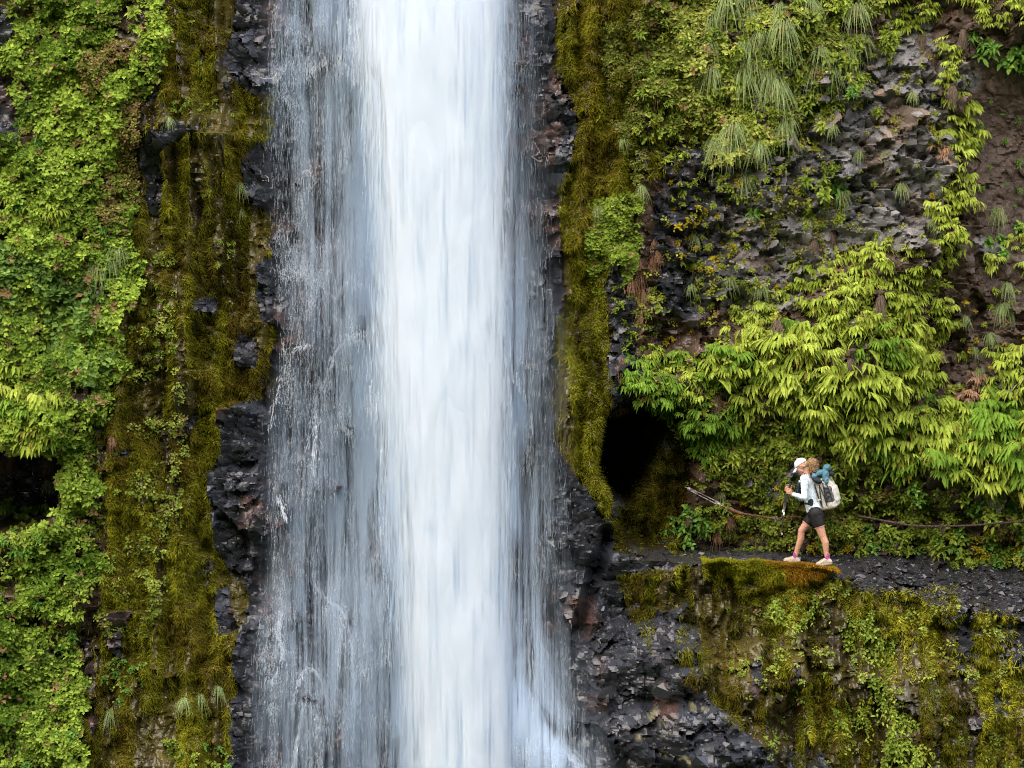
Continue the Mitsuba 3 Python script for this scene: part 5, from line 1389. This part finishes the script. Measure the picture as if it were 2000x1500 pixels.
add('backpack__hip_belt', flesh([M3.batch_hull([ball(pk(-.125, .145, -.12 + s), .026) for s in (-.035, .035)] + [ball(waist + BL * .095 - BF * .015 + UZ * s, .024) for s in (-.035, .035)]), M3.batch_hull([ball(waist + BL * .095 - BF * .015 + UZ * s, .024) for s in (-.035, .03)] + [ball(waist + BL * .06 + BF * .075 + UZ * s, .020) for s in (-.025, .025)])], .010, 5), 'dark_cloth_material', smooth=True)
add('backpack__shoulder_strap', flesh([a for s in (1, -1) for a in chain([pk(-.11, s * .07, .19), neck + BL * s * .085 + UZ * .012, neck + BL * s * .110 + BF * .022 - UZ * .045, chest + BL * s * .10 + BF * .095 - UZ * .045, chest + BL * s * .10 + BF * .075 - UZ * .10, pk(-.12, s * .14, -.08)], [.014, .016, .017, .016, .011, .009])], .009, 5), 'dark_cloth_material', smooth=True)
for p0, p1 in (((.0, 0, 0), 0),):
    add('backpack__buckle', trimesh.creation.box((.03, .012, .02)).apply_translation(pk(-.072, o + .012, -.06)), 'white_material')

tag('chest_bag', 'flat black bag hanging on the walker\'s chest', 'bag')
cb = J(1560.0, 952, -.10)
bu = unit(UZ + BF * -.12)
add('chest_bag__pouch', crumple(flesh([M3.batch_hull([ball(cb + BL * l + bu * u, .022) for l in (-.06, .06) for u in (-.07, .06)])], .009, 4), .004, 20, 831), 'dark_cloth_material', smooth=True)
add('chest_bag__bottle_top', flesh([bone(cb + bu * .075, cb + bu * .10, .014, .012)], .006, 2), 'cap_material', smooth=True)
tag('jacket', 'crumpled teal jacket stuffed under the top straps of the backpack', 'jacket')
jt = [ell(J(1614, 914, -.02), np.array([.055, 0, .035]), np.array([0, .06, 0]), np.array([-.03, 0, .05])), ell(J(1603, 924, -.05), np.array([.085, 0, .04]), np.array([0, .08, 0]), np.array([-.02, 0, .045])),
      ell(J(1590, 930, -.08), np.array([.045, 0, .02]), np.array([0, .06, 0]), np.array([-.02, 0, .05])), ell(J(1612, 930, -.10), np.array([.055, 0, .0]), np.array([0, .05, 0]), np.array([.01, 0, .085])), ell(J(1614, 939, -.13), np.array([.035, 0, .0]), np.array([0, .035, 0]), np.array([.0, 0, .06]))]
t = flesh(jt, .008, 4)
t = crumple(crumple(t, .022, 13, 841, (1, 1, .6)), .009, 34, 842)
add('jacket__cloth', t, 'jacket_material', smooth=True)
add('jacket__lining', crumple(flesh([ell(J(1596, 938, -.09), np.array([.075, 0, -.01]), np.array([0, .07, 0]), np.array([-.02, 0, .055])), ell(J(1623, 925, .0), np.array([.060, 0, -.01]), np.array([0, .07, 0]), np.array([0, 0, .05]))], .009, 4), .012, 18, 843), 'dark_cloth_material', 'black bundle under the teal cloth', smooth=True)

# ---------------------------------------------------------------- trekking poles
for k, (shift, lab) in enumerate(((np.zeros(3), 'black grip trekking pole in the walker\'s near hand'), (np.array([.012, .26, .02]), 'second trekking pole, held in the walker\'s far hand'))):
    key = numbered('trekking_pole')
    tag(key, lab, 'trekking pole')
    top, end = POLE + grip_axis * .105 + shift, POLE - grip_axis * .215 + shift
    add(key + '__grip', flesh([bone(top, top - grip_axis * .05, .019, .015), bone(top - grip_axis * .05, end, .015, .013)], .008, 3), 'grip_material', smooth=True)
    low = end - grip_axis * .14 + np.array([.006, 0, 0])
    tip = J(1527.0, 1046, -.2) + shift * [2, 1, 0]
    add(key + '__shaft', tube([end, low], .008, 8), 'pole_material', smooth=True)
    add(key + '__lower_shaft', tube([low, tip], [.0065, .005], 8), 'grip_material', smooth=True)
    add(key + '__lock', tube([low + grip_axis * .025, low - grip_axis * .02], .013, 10), 'white_material', smooth=True)
    add(key + '__tip', tube([tip + grip_axis * .03, tip], [.010, .004], 8), 'white_material', smooth=True)
    th = np.linspace(0, 2 * np.pi, 22)
    add(key + '__wrist_strap', tube(top - grip_axis * .05 - BF * .040 + .045 * (np.cos(th)[:, None] * BF + np.sin(th)[:, None] * grip_axis * 1.2), .005, 5, False), 'webbing_material', smooth=True)
